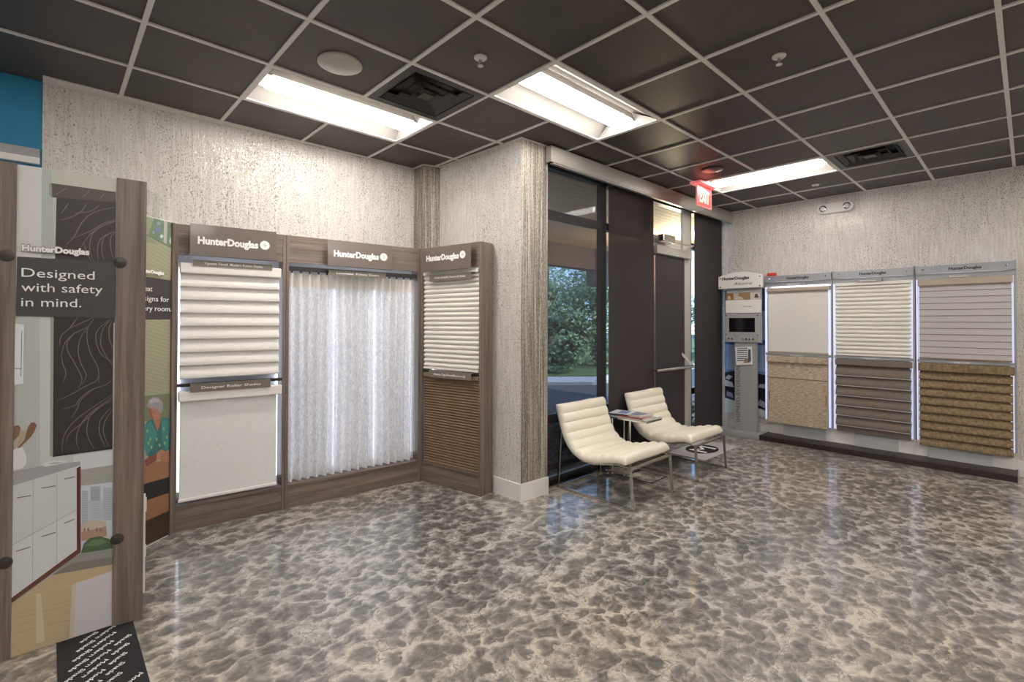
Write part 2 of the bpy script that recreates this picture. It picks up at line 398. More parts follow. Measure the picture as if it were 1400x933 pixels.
# printed pictures: colour areas and strokes in metres on their boards
POSTER1 = [('p',(0.5,0.51,0.5),[(0.044,2.209),(0.392,2.208),(0.395,0.01),(0.042,-0.003)]),('p',(0.6,0.6,0.6),[(0.044,2.21),(0.122,2.208),(0.124,1.795),(0.044,1.789)]),('p',(0.42,0.45,0.43),[(0.122,2.208),(0.155,2.209),(0.17,1.799),(0.124,1.795)]),('p',(0.52,0.52,0.47),[(0.155,2.209),(0.392,2.208),(0.391,2.142),(0.156,2.144)]),('p',(0.44,0.455,0.44),[(0.041,1.52),(0.12,1.521),(0.129,0.825),(0.041,0.841)]),('p',(0.52,0.54,0.53),[(0.122,1.521),(0.157,1.521),(0.166,0.818),(0.129,0.825)]),('p',(0.3,0.33,0.27),[(0.157,1.521),(0.167,1.521),(0.171,0.872),(0.161,0.874)]),('p',(0.3,0.31,0.25),[(0.146,2.138),(0.156,2.144),(0.158,2.078),(0.148,2.082)]),('p',(0.085,0.066,0.06),[(0.156,2.144),(0.388,2.142),(0.389,2.09),(0.158,2.078)]),('p',(0.04,0.031,0.029),[(0.173,2.081),(0.389,2.09),(0.389,1.494),(0.168,1.493)]),('p',(0.034,0.028,0.026),[(0.168,1.521),(0.384,1.519),(0.386,0.874),(0.171,0.872)]),('l',(0.17,0.15,0.145),0.0035,[(0.184,1.975),(0.229,1.997),(0.263,2.031),(0.278,2.066)]),('l',(0.17,0.15,0.145),0.0035,[(0.235,2.014),(0.291,2.031),(0.316,2.055),(0.326,2.064)]),('l',(0.17,0.15,0.145),0.0035,[(0.206,1.859),(0.236,1.904),(0.263,1.973),(0.304,2.028),(0.384,2.066)]),('l',(0.17,0.15,0.145),0.0035,[(0.227,1.894),(0.292,1.935),(0.342,1.979),(0.387,2.002)]),('l',(0.17,0.15,0.145),0.0035,[(0.261,1.857),(0.292,1.918),(0.336,1.965),(0.387,1.996)]),('l',(0.17,0.15,0.145),0.0035,[(0.306,1.794),(0.292,1.86),(0.304,1.928),(0.343,1.97),(0.387,1.999)]),('l',(0.17,0.15,0.145),0.0035,[(0.325,1.796),(0.321,1.854),(0.337,1.911),(0.387,1.946)]),('l',(0.17,0.15,0.145),0.0035,[(0.347,1.798),(0.337,1.847),(0.343,1.907),(0.369,1.935),(0.387,1.942)]),('l',(0.17,0.15,0.145),0.0035,[(0.383,1.805),(0.37,1.867),(0.372,1.919),(0.387,1.938)]),('l',(0.17,0.15,0.145),0.0035,[(0.19,2.008),(0.21,2.048),(0.213,2.06)]),('l',(0.17,0.15,0.145),0.0035,[(0.171,2.094),(0.207,2.129)]),('l',(0.17,0.15,0.145),0.0035,[(0.265,2.096),(0.287,2.126)]),('l',(0.17,0.15,0.145),0.0035,[(0.328,2.099),(0.344,2.126)]),('l',(0.17,0.15,0.145),0.0035,[(0.299,1.794),(0.28,1.834),(0.273,1.875)]),('l',(0.17,0.15,0.145),0.0035,[(0.189,1.38),(0.195,1.433),(0.224,1.468),(0.244,1.504),(0.257,1.522)]),('l',(0.17,0.15,0.145),0.0035,[(0.224,1.468),(0.277,1.5),(0.312,1.521)]),('l',(0.17,0.15,0.145),0.0035,[(0.196,1.336),(0.208,1.398),(0.244,1.446),(0.288,1.473),(0.312,1.518)]),('l',(0.17,0.15,0.145),0.0035,[(0.256,1.181),(0.27,1.225),(0.245,1.298),(0.218,1.362),(0.218,1.406),(0.244,1.446)]),('l',(0.17,0.15,0.145),0.0035,[(0.27,1.198),(0.286,1.242),(0.266,1.297),(0.255,1.361),(0.264,1.423),(0.288,1.468)]),('l',(0.17,0.15,0.145),0.0035,[(0.332,1.202),(0.328,1.276),(0.299,1.35),(0.286,1.423),(0.29,1.473)]),('l',(0.17,0.15,0.145),0.0035,[(0.384,1.3),(0.341,1.339),(0.32,1.404),(0.326,1.459),(0.375,1.514)]),('l',(0.17,0.15,0.145),0.0035,[(0.384,1.282),(0.355,1.339),(0.337,1.394),(0.344,1.459),(0.372,1.509)]),('l',(0.17,0.15,0.145),0.0035,[(0.384,1.365),(0.369,1.421),(0.37,1.477),(0.382,1.509)]),('l',(0.17,0.15,0.145),0.0035,[(0.184,1.13),(0.233,1.156),(0.28,1.188),(0.321,1.212),(0.331,1.239)]),('l',(0.17,0.15,0.145),0.0035,[(0.204,1.088),(0.247,1.102),(0.26,1.127),(0.301,1.168),(0.357,1.191),(0.385,1.217)]),('l',(0.17,0.15,0.145),0.0035,[(0.234,1.045),(0.254,1.083),(0.267,1.126),(0.315,1.176)]),('l',(0.17,0.15,0.145),0.0035,[(0.203,0.886),(0.209,0.964),(0.248,1.03),(0.302,1.078),(0.385,1.143)]),('l',(0.17,0.15,0.145),0.0035,[(0.216,0.928),(0.228,0.97),(0.275,1.018),(0.329,1.075),(0.386,1.124)]),('l',(0.17,0.15,0.145),0.0035,[(0.262,0.89),(0.252,0.94),(0.262,0.993),(0.288,1.043),(0.329,1.084),(0.386,1.11)]),('l',(0.17,0.15,0.145),0.0035,[(0.317,0.885),(0.292,0.952),(0.292,1.007),(0.309,1.059),(0.386,1.133)]),('l',(0.17,0.15,0.145),0.0035,[(0.359,0.888),(0.337,0.955),(0.34,1.019),(0.379,1.079)]),('l',(0.17,0.15,0.145),0.0035,[(0.37,0.891),(0.351,0.962),(0.358,1.016),(0.386,1.069)]),('l',(0.17,0.15,0.145),0.0035,[(0.203,1.212),(0.213,1.256),(0.202,1.3),(0.197,1.336)]),('p',(0.02,0.018,0.017),[(0.171,0.882),(0.386,0.882),(0.386,0.872),(0.171,0.87)]),('p',(0.58,0.6,0.62),[(0.243,0.864),(0.386,0.866),(0.387,0.789),(0.244,0.792)]),('p',(0.33,0.325,0.3),[(0.266,0.793),(0.387,0.794),(0.388,0.708),(0.268,0.714)]),('p',(0.52,0.58,0.62),[(0.268,0.716),(0.388,0.71),(0.39,0.384),(0.271,0.397)]),('p',(0.36,0.4,0.44),[(0.275,0.694),(0.296,0.689),(0.298,0.447),(0.277,0.453)]),('p',(0.45,0.5,0.54),[(0.297,0.639),(0.353,0.626),(0.354,0.52),(0.298,0.534)]),('p',(0.34,0.38,0.43),[(0.305,0.707),(0.341,0.7),(0.342,0.629),(0.306,0.637)]),('p',(0.42,0.47,0.52),[(0.353,0.692),(0.388,0.684),(0.389,0.523),(0.354,0.532)]),('l',(0.55,0.6,0.65),0.001,[(0.275,0.69),(0.296,0.688)]),('l',(0.25,0.29,0.34),0.001,[(0.353,0.674),(0.388,0.669)]),('l',(0.25,0.29,0.34),0.001,[(0.305,0.684),(0.341,0.679)]),('l',(0.55,0.6,0.65),0.001,[(0.275,0.68),(0.296,0.678)]),('l',(0.25,0.29,0.34),0.001,[(0.353,0.663),(0.388,0.658)]),('l',(0.25,0.29,0.34),0.001,[(0.305,0.673),(0.341,0.668)]),('l',(0.55,0.6,0.65),0.001,[(0.275,0.67),(0.297,0.667)]),('l',(0.25,0.29,0.34),0.001,[(0.353,0.652),(0.388,0.647)]),('l',(0.25,0.29,0.34),0.001,[(0.305,0.663),(0.341,0.657)]),('l',(0.55,0.6,0.65),0.001,[(0.276,0.659),(0.297,0.657)]),('l',(0.25,0.29,0.34),0.001,[(0.353,0.642),(0.388,0.636)]),('l',(0.25,0.29,0.34),0.001,[(0.306,0.652),(0.341,0.647)]),('l',(0.55,0.6,0.65),0.001,[(0.276,0.649),(0.297,0.646)]),('l',(0.25,0.29,0.34),0.001,[(0.353,0.631),(0.388,0.626)]),('l',(0.25,0.29,0.34),0.001,[(0.306,0.642),(0.342,0.636)]),('l',(0.55,0.6,0.65),0.001,[(0.276,0.638),(0.297,0.636)]),('l',(0.25,0.29,0.34),0.001,[(0.353,0.621),(0.388,0.615)]),('l',(0.25,0.29,0.34),0.001,[(0.306,0.631),(0.342,0.626)]),('l',(0.55,0.6,0.65),0.001,[(0.276,0.628),(0.297,0.625)]),('l',(0.25,0.29,0.34),0.001,[(0.354,0.61),(0.388,0.604)]),('l',(0.25,0.29,0.34),0.001,[(0.306,0.621),(0.342,0.615)]),('l',(0.55,0.6,0.65),0.001,[(0.276,0.617),(0.297,0.615)]),('l',(0.25,0.29,0.34),0.001,[(0.354,0.599),(0.389,0.593)]),('l',(0.25,0.29,0.34),0.001,[(0.306,0.61),(0.342,0.604)]),('l',(0.55,0.6,0.65),0.001,[(0.276,0.607),(0.297,0.604)]),('l',(0.25,0.29,0.34),0.001,[(0.354,0.589),(0.389,0.583)]),('l',(0.25,0.29,0.34),0.001,[(0.306,0.6),(0.342,0.594)]),('l',(0.55,0.6,0.65),0.001,[(0.276,0.597),(0.297,0.594)]),('l',(0.25,0.29,0.34),0.001,[(0.354,0.578),(0.389,0.572)]),('l',(0.25,0.29,0.34),0.001,[(0.306,0.589),(0.342,0.583)]),('l',(0.55,0.6,0.65),0.001,[(0.276,0.586),(0.297,0.583)]),('l',(0.25,0.29,0.34),0.001,[(0.354,0.567),(0.389,0.561)]),('l',(0.25,0.29,0.34),0.001,[(0.306,0.579),(0.342,0.573)]),('l',(0.55,0.6,0.65),0.001,[(0.276,0.576),(0.297,0.573)]),('l',(0.25,0.29,0.34),0.001,[(0.354,0.557),(0.389,0.551)]),('l',(0.25,0.29,0.34),0.001,[(0.306,0.568),(0.342,0.562)]),('l',(0.55,0.6,0.65),0.001,[(0.276,0.565),(0.297,0.562)]),('l',(0.25,0.29,0.34),0.001,[(0.354,0.546),(0.389,0.54)]),('l',(0.25,0.29,0.34),0.001,[(0.306,0.558),(0.342,0.551)]),('l',(0.55,0.6,0.65),0.001,[(0.276,0.555),(0.298,0.552)]),('l',(0.55,0.6,0.65),0.001,[(0.277,0.544),(0.298,0.541)]),('l',(0.55,0.6,0.65),0.001,[(0.277,0.534),(0.298,0.531)]),('l',(0.55,0.6,0.65),0.001,[(0.277,0.524),(0.298,0.52)]),('l',(0.55,0.6,0.65),0.001,[(0.277,0.513),(0.298,0.51)]),('l',(0.55,0.6,0.65),0.001,[(0.277,0.503),(0.298,0.499)]),('l',(0.55,0.6,0.65),0.001,[(0.277,0.492),(0.298,0.489)]),('l',(0.55,0.6,0.65),0.001,[(0.277,0.482),(0.298,0.478)]),('l',(0.55,0.6,0.65),0.001,[(0.277,0.471),(0.298,0.468)]),('p',(0.4,0.24,0.18),[(0.274,0.5),(0.365,0.505),(0.369,0.451),(0.275,0.454)]),('p',(0.52,0.42,0.34),[(0.274,0.532),(0.314,0.542),(0.365,0.523),(0.365,0.499),(0.274,0.495)]),('p',(0.2,0.16,0.14),[(0.283,0.512),(0.289,0.512),(0.289,0.496),(0.283,0.495)]),('p',(0.2,0.16,0.14),[(0.296,0.508),(0.302,0.509),(0.302,0.492),(0.296,0.492)]),('p',(0.2,0.16,0.14),[(0.327,0.5),(0.334,0.501),(0.334,0.484),(0.328,0.483)]),('p',(0.2,0.16,0.14),[(0.341,0.496),(0.347,0.497),(0.347,0.481),(0.341,0.48)]),('p',(0.07,0.12,0.06),[(0.273,0.396),(0.284,0.44),(0.305,0.459),(0.341,0.459),(0.378,0.435),(0.39,0.41),(0.39,0.384)]),('p',(0.13,0.19,0.1),[(0.288,0.427),(0.314,0.448),(0.35,0.444),(0.369,0.422),(0.333,0.414)]),('p',(0.27,0.26,0.245),[(0.271,0.395),(0.39,0.386),(0.391,0.305),(0.174,0.324),(0.245,0.384)]),('p',(0.2,0.19,0.17),[(0.245,0.359),(0.391,0.344),(0.391,0.305),(0.174,0.324)]),('p',(0.5,0.385,0.245),[(0.042,0.239),(0.174,0.324),(0.391,0.307),(0.394,0.011),(0.04,-0.001)]),('l',(0.56,0.45,0.31),0.003,[(0.051,0.255),(0.246,0.256)]),('l',(0.56,0.45,0.31),0.002,[(0.051,0.272),(0.238,0.27)]),('l',(0.42,0.315,0.2),0.003,[(0.052,0.169),(0.247,0.164)]),('l',(0.42,0.315,0.2),0.002,[(0.052,0.19),(0.238,0.184)]),('l',(0.4,0.3,0.19),0.003,[(0.053,0.103),(0.248,0.095)]),('l',(0.4,0.3,0.19),0.002,[(0.052,0.136),(0.239,0.127)]),('l',(0.46,0.36,0.25),0.003,[(0.053,0.027),(0.248,0.015)]),('l',(0.46,0.36,0.25),0.002,[(0.053,0.06),(0.24,0.047)]),('p',(0.6,0.5,0.36),[(0.122,0.253),(0.138,0.256),(0.152,0.031),(0.124,0.029)]),('p',(0.58,0.55,0.57),[(0.259,0.26),(0.391,0.276),(0.394,0.011),(0.248,0.009)]),('p',(0.56,0.5,0.42),[(0.244,0.256),(0.259,0.258),(0.25,0.009),(0.236,0.006)]),('p',(0.33,0.33,0.34),[(0.038,0.828),(0.133,0.836),(0.267,0.834),(0.269,0.815),(0.039,0.761)]),('p',(0.62,0.62,0.62),[(0.134,0.844),(0.157,0.854),(0.215,0.848),(0.224,0.838),(0.19,0.833),(0.145,0.83)]),('p',(0.38,0.38,0.38),[(0.153,0.841),(0.174,0.845),(0.209,0.841),(0.186,0.836)]),('p',(0.55,0.565,0.57),[(0.039,0.764),(0.258,0.813),(0.262,0.411),(0.042,0.261)]),('p',(0.6,0.61,0.61),[(0.041,0.497),(0.26,0.6),(0.262,0.411),(0.042,0.261)]),('p',(0.11,0.025,0.018),[(0.255,0.804),(0.269,0.811),(0.273,0.401),(0.259,0.412)]),('p',(0.13,0.05,0.035),[(0.259,0.417),(0.273,0.401),(0.041,0.242),(0.04,0.264)]),('l',(0.3,0.31,0.31),0.0016,[(0.107,0.776),(0.109,0.312)]),('l',(0.3,0.31,0.31),0.0016,[(0.185,0.792),(0.189,0.374)]),('l',(0.3,0.31,0.31),0.002,[(0.043,0.501),(0.259,0.608)]),('l',(0.16,0.145,0.13),0.0045,[(0.055,0.707),(0.1,0.708)]),('l',(0.16,0.145,0.13),0.0045,[(0.135,0.734),(0.183,0.735)]),('l',(0.16,0.145,0.13),0.0045,[(0.211,0.76),(0.249,0.764)]),('l',(0.16,0.145,0.13),0.0045,[(0.055,0.469),(0.101,0.475)]),('l',(0.16,0.145,0.13),0.0045,[(0.137,0.512),(0.185,0.519)]),('l',(0.16,0.145,0.13),0.0045,[(0.213,0.553),(0.25,0.564)]),('p',(0.7,0.71,0.72),[(0.042,1.49),(0.071,1.485),(0.071,1.218),(0.04,1.216)]),('l',(0.12,0.11,0.11),0.0022,[(0.064,1.457),(0.063,1.252)]),('l',(0.12,0.11,0.11),0.0028,[(0.041,1.289),(0.064,1.286)]),('p',(0.22,0.12,0.065),[(0.041,1.03),(0.057,1.033),(0.064,1.019),(0.058,0.986),(0.041,0.963)]),('p',(0.45,0.33,0.2),[(0.061,0.994),(0.069,1.01),(0.077,1.007),(0.076,0.983),(0.065,0.951),(0.057,0.931),(0.054,0.936)]),('p',(0.2,0.105,0.06),[(0.088,1.02),(0.097,1.039),(0.109,1.039),(0.116,1.025),(0.11,1.0),(0.098,0.976),(0.076,0.949),(0.057,0.923),(0.054,0.929),(0.076,0.962)]),('p',(0.66,0.67,0.68),[(0.041,0.925),(0.055,0.93),(0.071,0.931),(0.08,0.906),(0.085,0.876),(0.082,0.85),(0.071,0.835),(0.041,0.833)]),('p',(0.058,0.054,0.053),[(0.046,1.792),(0.392,1.792),(0.389,1.514),(0.044,1.525)])]
POSTER2 = [('p',(0.34,0.34,0.23),[(0.197,2.267),(0.73,2.21),(0.731,-0.012),(0.225,0.006)]),('p',(0.16,0.24,0.16),[(0.576,2.211),(0.741,2.212),(0.74,2.02),(0.528,2.074)]),('p',(0.2,0.2,0.42),[(0.584,2.124),(0.609,2.159),(0.636,2.134),(0.61,2.1)]),('p',(0.35,0.36,0.55),[(0.596,2.169),(0.612,2.186),(0.629,2.176),(0.613,2.159)]),('p',(0.55,0.62,0.68),[(0.624,2.086),(0.64,2.105),(0.657,2.092),(0.64,2.073)]),('p',(0.12,0.22,0.1),[(0.7,2.171),(0.715,2.196),(0.731,2.177),(0.716,2.152)]),('p',(0.55,0.65,0.7),[(0.705,2.067),(0.718,2.097),(0.732,2.072),(0.719,2.042)]),('p',(0.3,0.33,0.45),[(0.559,2.101),(0.571,2.114),(0.584,2.106),(0.572,2.093)]),('p',(0.13,0.2,0.12),[(0.642,2.16),(0.648,2.183),(0.654,2.162),(0.649,2.139)]),('p',(0.45,0.43,0.42),[(0.659,2.209),(0.689,2.208),(0.684,2.042),(0.656,2.048)]),('l',(0.1,0.13,0.08),0.006,[(0.515,2.077),(0.74,2.02)]),('l',(0.25,0.26,0.165),0.003,[(0.198,2.184),(0.713,2.015)]),('l',(0.25,0.26,0.165),0.003,[(0.198,2.161),(0.713,1.988)]),('l',(0.25,0.26,0.165),0.003,[(0.199,2.137),(0.714,1.961)]),('l',(0.25,0.26,0.165),0.003,[(0.199,2.114),(0.714,1.933)]),('l',(0.25,0.26,0.165),0.003,[(0.199,2.091),(0.714,1.906)]),('l',(0.25,0.26,0.165),0.003,[(0.2,2.068),(0.715,1.879)]),('l',(0.25,0.26,0.165),0.003,[(0.2,2.044),(0.715,1.852)]),('l',(0.25,0.26,0.165),0.003,[(0.2,2.021),(0.715,1.824)]),('l',(0.25,0.26,0.165),0.003,[(0.201,1.937),(0.715,1.85)]),('l',(0.25,0.26,0.165),0.003,[(0.201,1.913),(0.715,1.825)]),('l',(0.25,0.26,0.165),0.003,[(0.202,1.89),(0.716,1.799)]),('l',(0.25,0.26,0.165),0.003,[(0.202,1.867),(0.716,1.773)]),('l',(0.25,0.26,0.165),0.003,[(0.202,1.843),(0.716,1.747)]),('l',(0.25,0.26,0.165),0.003,[(0.203,1.82),(0.717,1.722)]),('l',(0.25,0.26,0.165),0.003,[(0.203,1.797),(0.717,1.696)]),('l',(0.25,0.26,0.165),0.003,[(0.203,1.774),(0.717,1.67)]),('l',(0.25,0.26,0.165),0.003,[(0.203,1.75),(0.717,1.644)]),('l',(0.25,0.26,0.165),0.003,[(0.204,1.727),(0.718,1.619)]),('l',(0.25,0.26,0.165),0.003,[(0.204,1.704),(0.718,1.593)]),('l',(0.25,0.26,0.165),0.003,[(0.204,1.681),(0.718,1.567)]),('l',(0.25,0.26,0.165),0.003,[(0.205,1.657),(0.719,1.541)]),('l',(0.25,0.26,0.165),0.003,[(0.205,1.634),(0.719,1.516)]),('l',(0.25,0.26,0.165),0.003,[(0.205,1.611),(0.719,1.49)]),('l',(0.25,0.26,0.165),0.003,[(0.205,1.588),(0.72,1.464)]),('l',(0.25,0.26,0.165),0.003,[(0.206,1.564),(0.72,1.438)]),('l',(0.25,0.26,0.165),0.003,[(0.206,1.541),(0.72,1.413)]),('l',(0.25,0.26,0.165),0.003,[(0.206,1.518),(0.721,1.387)]),('l',(0.25,0.26,0.165),0.003,[(0.207,1.495),(0.721,1.361)]),('l',(0.25,0.26,0.165),0.003,[(0.207,1.471),(0.721,1.335)]),('l',(0.25,0.26,0.165),0.003,[(0.207,1.448),(0.722,1.31)]),('l',(0.25,0.26,0.165),0.003,[(0.207,1.425),(0.722,1.284)]),('l',(0.25,0.26,0.165),0.003,[(0.208,1.401),(0.722,1.258)]),('l',(0.25,0.26,0.165),0.003,[(0.208,1.378),(0.723,1.232)]),('l',(0.25,0.26,0.165),0.003,[(0.208,1.355),(0.723,1.207)]),('l',(0.25,0.26,0.165),0.003,[(0.208,1.332),(0.723,1.181)]),('l',(0.25,0.26,0.165),0.003,[(0.209,1.308),(0.723,1.155)]),('l',(0.25,0.26,0.165),0.003,[(0.209,1.285),(0.724,1.129)]),('l',(0.25,0.26,0.165),0.003,[(0.209,1.262),(0.724,1.104)]),('l',(0.25,0.26,0.165),0.003,[(0.21,1.239),(0.724,1.078)]),('l',(0.25,0.26,0.165),0.003,[(0.21,1.215),(0.725,1.052)]),('l',(0.25,0.26,0.165),0.003,[(0.21,1.192),(0.725,1.026)]),('l',(0.25,0.26,0.165),0.003,[(0.21,1.169),(0.725,1.001)]),('l',(0.25,0.26,0.165),0.003,[(0.211,1.146),(0.726,0.975)]),('l',(0.25,0.26,0.165),0.003,[(0.211,1.122),(0.726,0.949)]),('l',(0.25,0.26,0.165),0.003,[(0.211,1.099),(0.726,0.923)]),('l',(0.25,0.26,0.165),0.003,[(0.212,1.076),(0.727,0.897)]),('p',(0.052,0.045,0.047),[(0.203,1.807),(0.725,1.792),(0.719,1.516),(0.206,1.51)]),('p',(0.17,0.19,0.115),[(0.212,1.025),(0.725,0.995),(0.728,0.805),(0.214,0.885)]),('p',(0.28,0.14,0.075),[(0.256,0.623),(0.724,0.523),(0.725,0.401),(0.259,0.35)]),('p',(0.015,0.015,0.017),[(0.258,0.449),(0.725,0.408),(0.726,0.294),(0.26,0.3)]),('p',(0.25,0.13,0.07),[(0.26,0.337),(0.726,0.296),(0.728,0.172),(0.262,0.164)]),('p',(0.05,0.028,0.02),[(0.261,0.182),(0.728,0.172),(0.73,-0.003),(0.263,0.027)]),('l',(0.03,0.017,0.012),0.008,[(0.525,0.128),(0.728,0.157)]),('p',(0.035,0.13,0.13),[(0.509,0.811),(0.541,0.838),(0.582,0.844),(0.632,0.848),(0.72,0.817),(0.731,0.614),(0.653,0.564),(0.569,0.559),(0.511,0.67)]),('p',(0.05,0.21,0.2),[(0.509,0.811),(0.565,0.833),(0.616,0.74),(0.584,0.651),(0.536,0.609),(0.511,0.67)]),('p',(0.05,0.21,0.2),[(0.649,0.838),(0.72,0.81),(0.731,0.643),(0.696,0.602),(0.66,0.674)]),('p',(0.22,0.4,0.16),[(0.533,0.786),(0.546,0.775),(0.542,0.757),(0.529,0.77)]),('p',(0.22,0.4,0.16),[(0.558,0.726),(0.572,0.714),(0.567,0.696),(0.554,0.71)]),('p',(0.22,0.4,0.16),[(0.667,0.771),(0.682,0.759),(0.677,0.741),(0.662,0.755)]),('p',(0.22,0.4,0.16),[(0.695,0.708),(0.709,0.696),(0.704,0.678),(0.689,0.692)]),('p',(0.22,0.4,0.16),[(0.567,0.669),(0.581,0.657),(0.576,0.639),(0.563,0.654)]),('p',(0.22,0.4,0.16),[(0.634,0.666),(0.648,0.654),(0.643,0.636),(0.629,0.651)]),('p',(0.22,0.4,0.16),[(0.677,0.67),(0.692,0.658),(0.687,0.639),(0.672,0.654)]),('p',(0.22,0.4,0.16),[(0.542,0.702),(0.556,0.691),(0.551,0.673),(0.538,0.687)]),('p',(0.22,0.4,0.16),[(0.608,0.714),(0.622,0.703),(0.617,0.684),(0.603,0.699)]),('p',(0.22,0.4,0.16),[(0.652,0.606),(0.666,0.594),(0.661,0.575),(0.647,0.59)]),('p',(0.36,0.15,0.085),[(0.578,0.851),(0.652,0.858),(0.633,0.778),(0.616,0.754)]),('p',(0.36,0.19,0.13),[(0.548,0.925),(0.58,0.94),(0.631,0.911),(0.645,0.866),(0.629,0.835),(0.59,0.828),(0.562,0.861),(0.548,0.891)]),('p',(0.27,0.1,0.06),[(0.548,0.918),(0.568,0.915),(0.575,0.873),(0.585,0.835),(0.562,0.859),(0.548,0.891)]),('p',(0.28,0.27,0.28),[(0.528,0.935),(0.544,0.976),(0.58,0.992),(0.627,0.98),(0.657,0.948),(0.666,0.905),(0.649,0.866),(0.628,0.89),(0.597,0.917),(0.564,0.918)]),('p',(0.4,0.39,0.4),[(0.547,0.966),(0.58,0.984),(0.622,0.972),(0.639,0.944),(0.597,0.954),(0.564,0.946)]),('l',(0.1,0.05,0.04),0.003,[(0.571,0.89),(0.591,0.89)]),('l',(0.22,0.06,0.05),0.003,[(0.575,0.856),(0.591,0.856)]),('p',(0.42,0.2,0.12),[(0.601,0.598),(0.652,0.62),(0.687,0.597),(0.653,0.557),(0.585,0.555)]),('p',(0.36,0.17,0.1),[(0.652,0.592),(0.705,0.599),(0.727,0.565),(0.72,0.517),(0.644,0.535)]),('p',(0.2,0.06,0.05),[(0.512,0.582),(0.56,0.596),(0.618,0.601),(0.61,0.555),(0.536,0.535)])]

# ================================================================== SETTING
H = 3.056; G = .6096
gx = lambda i: 2.786+G*i
gy = lambda j: 1.317+G*j
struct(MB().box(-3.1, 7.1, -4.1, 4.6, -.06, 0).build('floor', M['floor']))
struct(MB().prism([(-.04, 4.40), (2.69, 4.285), (2.69, 4.45), (-.04, 4.55)], 0, 3.2, 'z').build('wall_left', M['wallpaper']))
struct(MB().prism([(-3.1, 4.504), (-.04, 4.404), (-.04, 4.56), (-3.1, 4.6)], 0, 3.2, 'z').build('wall_far_left', M['blue']))
struct(MB().prism([(2.84, 4.45), (2.84, 4.06), (2.884, 2.94), (2.90, 2.942), (2.90, 3.2), (3.1, 4.45)], 0, 3.2, 'z').build('wall_column', M['wallpaper']))
struct(MB().prism([(2.68, 4.45), (2.68, 4.11), (2.84, 4.06), (2.84, 4.45)], 0, 3.2, 'z').build('wall_pilaster', M['ribbed']))
struct(MB().prism([(2.884, 2.94), (3.2, 2.925), (3.2, 3.2), (2.90, 3.2), (2.90, 2.945)], 0, 3.2, 'z').build('wall_return', M['ribbed']))
struct(MB().box(6.97, 7.1, -4.1, 3.12, 0, 3.2).build('wall_right', M['wallpaper']))
struct(MB().box(-3.1, 7.1, -4.2, -4.1, 0, 3.2).build('wall_back', M['white']))
struct(MB().box(-3.2, -3.1, -4.1, 4.6, 0, 3.2).build('wall_near', M['white']))
struct(MB().box(3.2, 6.97, 3.0, 3.14, 3.0, 3.2).build('wall_window_head', M['white']))
bb = MB(); t_ = .014; hb = .145
bb.prism([(2.884-t_, 2.94-t_), (3.2, 2.925-t_), (3.2, 2.925), (2.884, 2.94)], 0, hb, 'z')
bb.prism([(2.872-t_, 3.26), (2.884-t_, 2.94-t_), (2.884, 2.94), (2.872, 3.26)], 0, hb, 'z')
struct(bb.build('baseboard_column', M['white']))
struct(MB().box(6.955, 6.97, -4.1, 2.9, 0, .145).build('baseboard_right', M['white']))
struct(MB().prism([(-3, 4.45), (-.05, 4.36), (-.05, 4.40), (-3, 4.5)], 2.51, 2.55, 'z').build('trim_1', M['white']))
struct(MB().prism([(-3, 4.47), (-.05, 4.38), (-.05, 4.40), (-3, 4.5)], 2.55, 2.61, 'z').build('trim_2', M['grey']))

# ceiling: lay-in tiles (holes where the troffers and diffusers sit) and their grid
TROF = [(1.567, gy(3)+G/2, 0), (2.786, gy(1)+G/2, 0), (gx(4)+G/2, 1.927, 1),
        (.348, 1.012, 0), (2.786, gy(-4)+G/2, 0), (5.224, gy(-4)+G/2, 0), (-2.09, gy(3)+G/2, 0), (-2.09, 1.012, 0), (.348, gy(-5)+G/2, 0), (2.786, gy(-7)+G/2, 0), (5.224, gy(-7)+G/2, 0)]  # this row: troffers out of view, added as fill light
VENT = [(gx(-2)+G/2, gy(2)+G/2), (gx(4)+G/2, gy(-1)+G/2)]
def hole(cx, cy):
    for x, y, r in TROF:
        if abs(cx-x) < (.31 if r else .62) and abs(cy-y) < (.62 if r else .31): return True
    return any(abs(cx-x) < .3 and abs(cy-y) < .3 for x, y in VENT)
tiles = MB()
for i in range(-10, 8):
    for j in range(-9, 6):
        x0, x1, y0, y1 = gx(i), gx(i+1), gy(j), gy(j+1)
        if hole((x0+x1)/2, (y0+y1)/2): continue
        for a0, a1, b0, b1 in ((max(x0, -3.1), min(x1, 2.89), max(y0, -4.1), min(y1, 4.5)), (max(x0, 2.89), min(x1, 6.97), max(y0, -4.1), min(y1, 3.0))):
            if a1-a0 > .005 and b1-b0 > .005: tiles.box(a0, a1, b0, b1, H+.004, H+.02)
ceiling = struct(tiles.build('ceiling', M['tile']))
gr = MB(); bw = .012
for i in range(-9, 8):
    x = gx(i); ye = 4.3 if x < 2.69 else (4.05 if x < 2.85 else 3.0)
    if x < 6.97:
        cuts = sorted([(y-.61, y+.61) for X, y, r in TROF if r and abs(X-x) < .1]+[(y-.305, y+.305) for X, y, r in TROF if not r and abs(X-x) < .1])
        a = -4.1
        for c0, c1 in cuts: gr.box(x-bw, x+bw, a, c0, H-.006, H+.004); a = c1
        gr.box(x-bw, x+bw, a, ye, H-.006, H+.004)
for j in range(-8, 6):
    y = gy(j); xe = 6.97 if y < 2.99 else 2.85
    if y < 4.3:
        cuts = sorted([(X-.305, X+.305) for X, yy, r in TROF if r and abs(yy-y) < .1])
        a = -3.1
        for c0, c1 in cuts: gr.box(a, c0, y-bw, y+bw, H-.0055, H+.0035); a = c1
        gr.box(a, xe, y-bw, y+bw, H-.0055, H+.0035)
gr.box(-.04, 2.68, 4.28, 4.42, H-.004, H+.003)
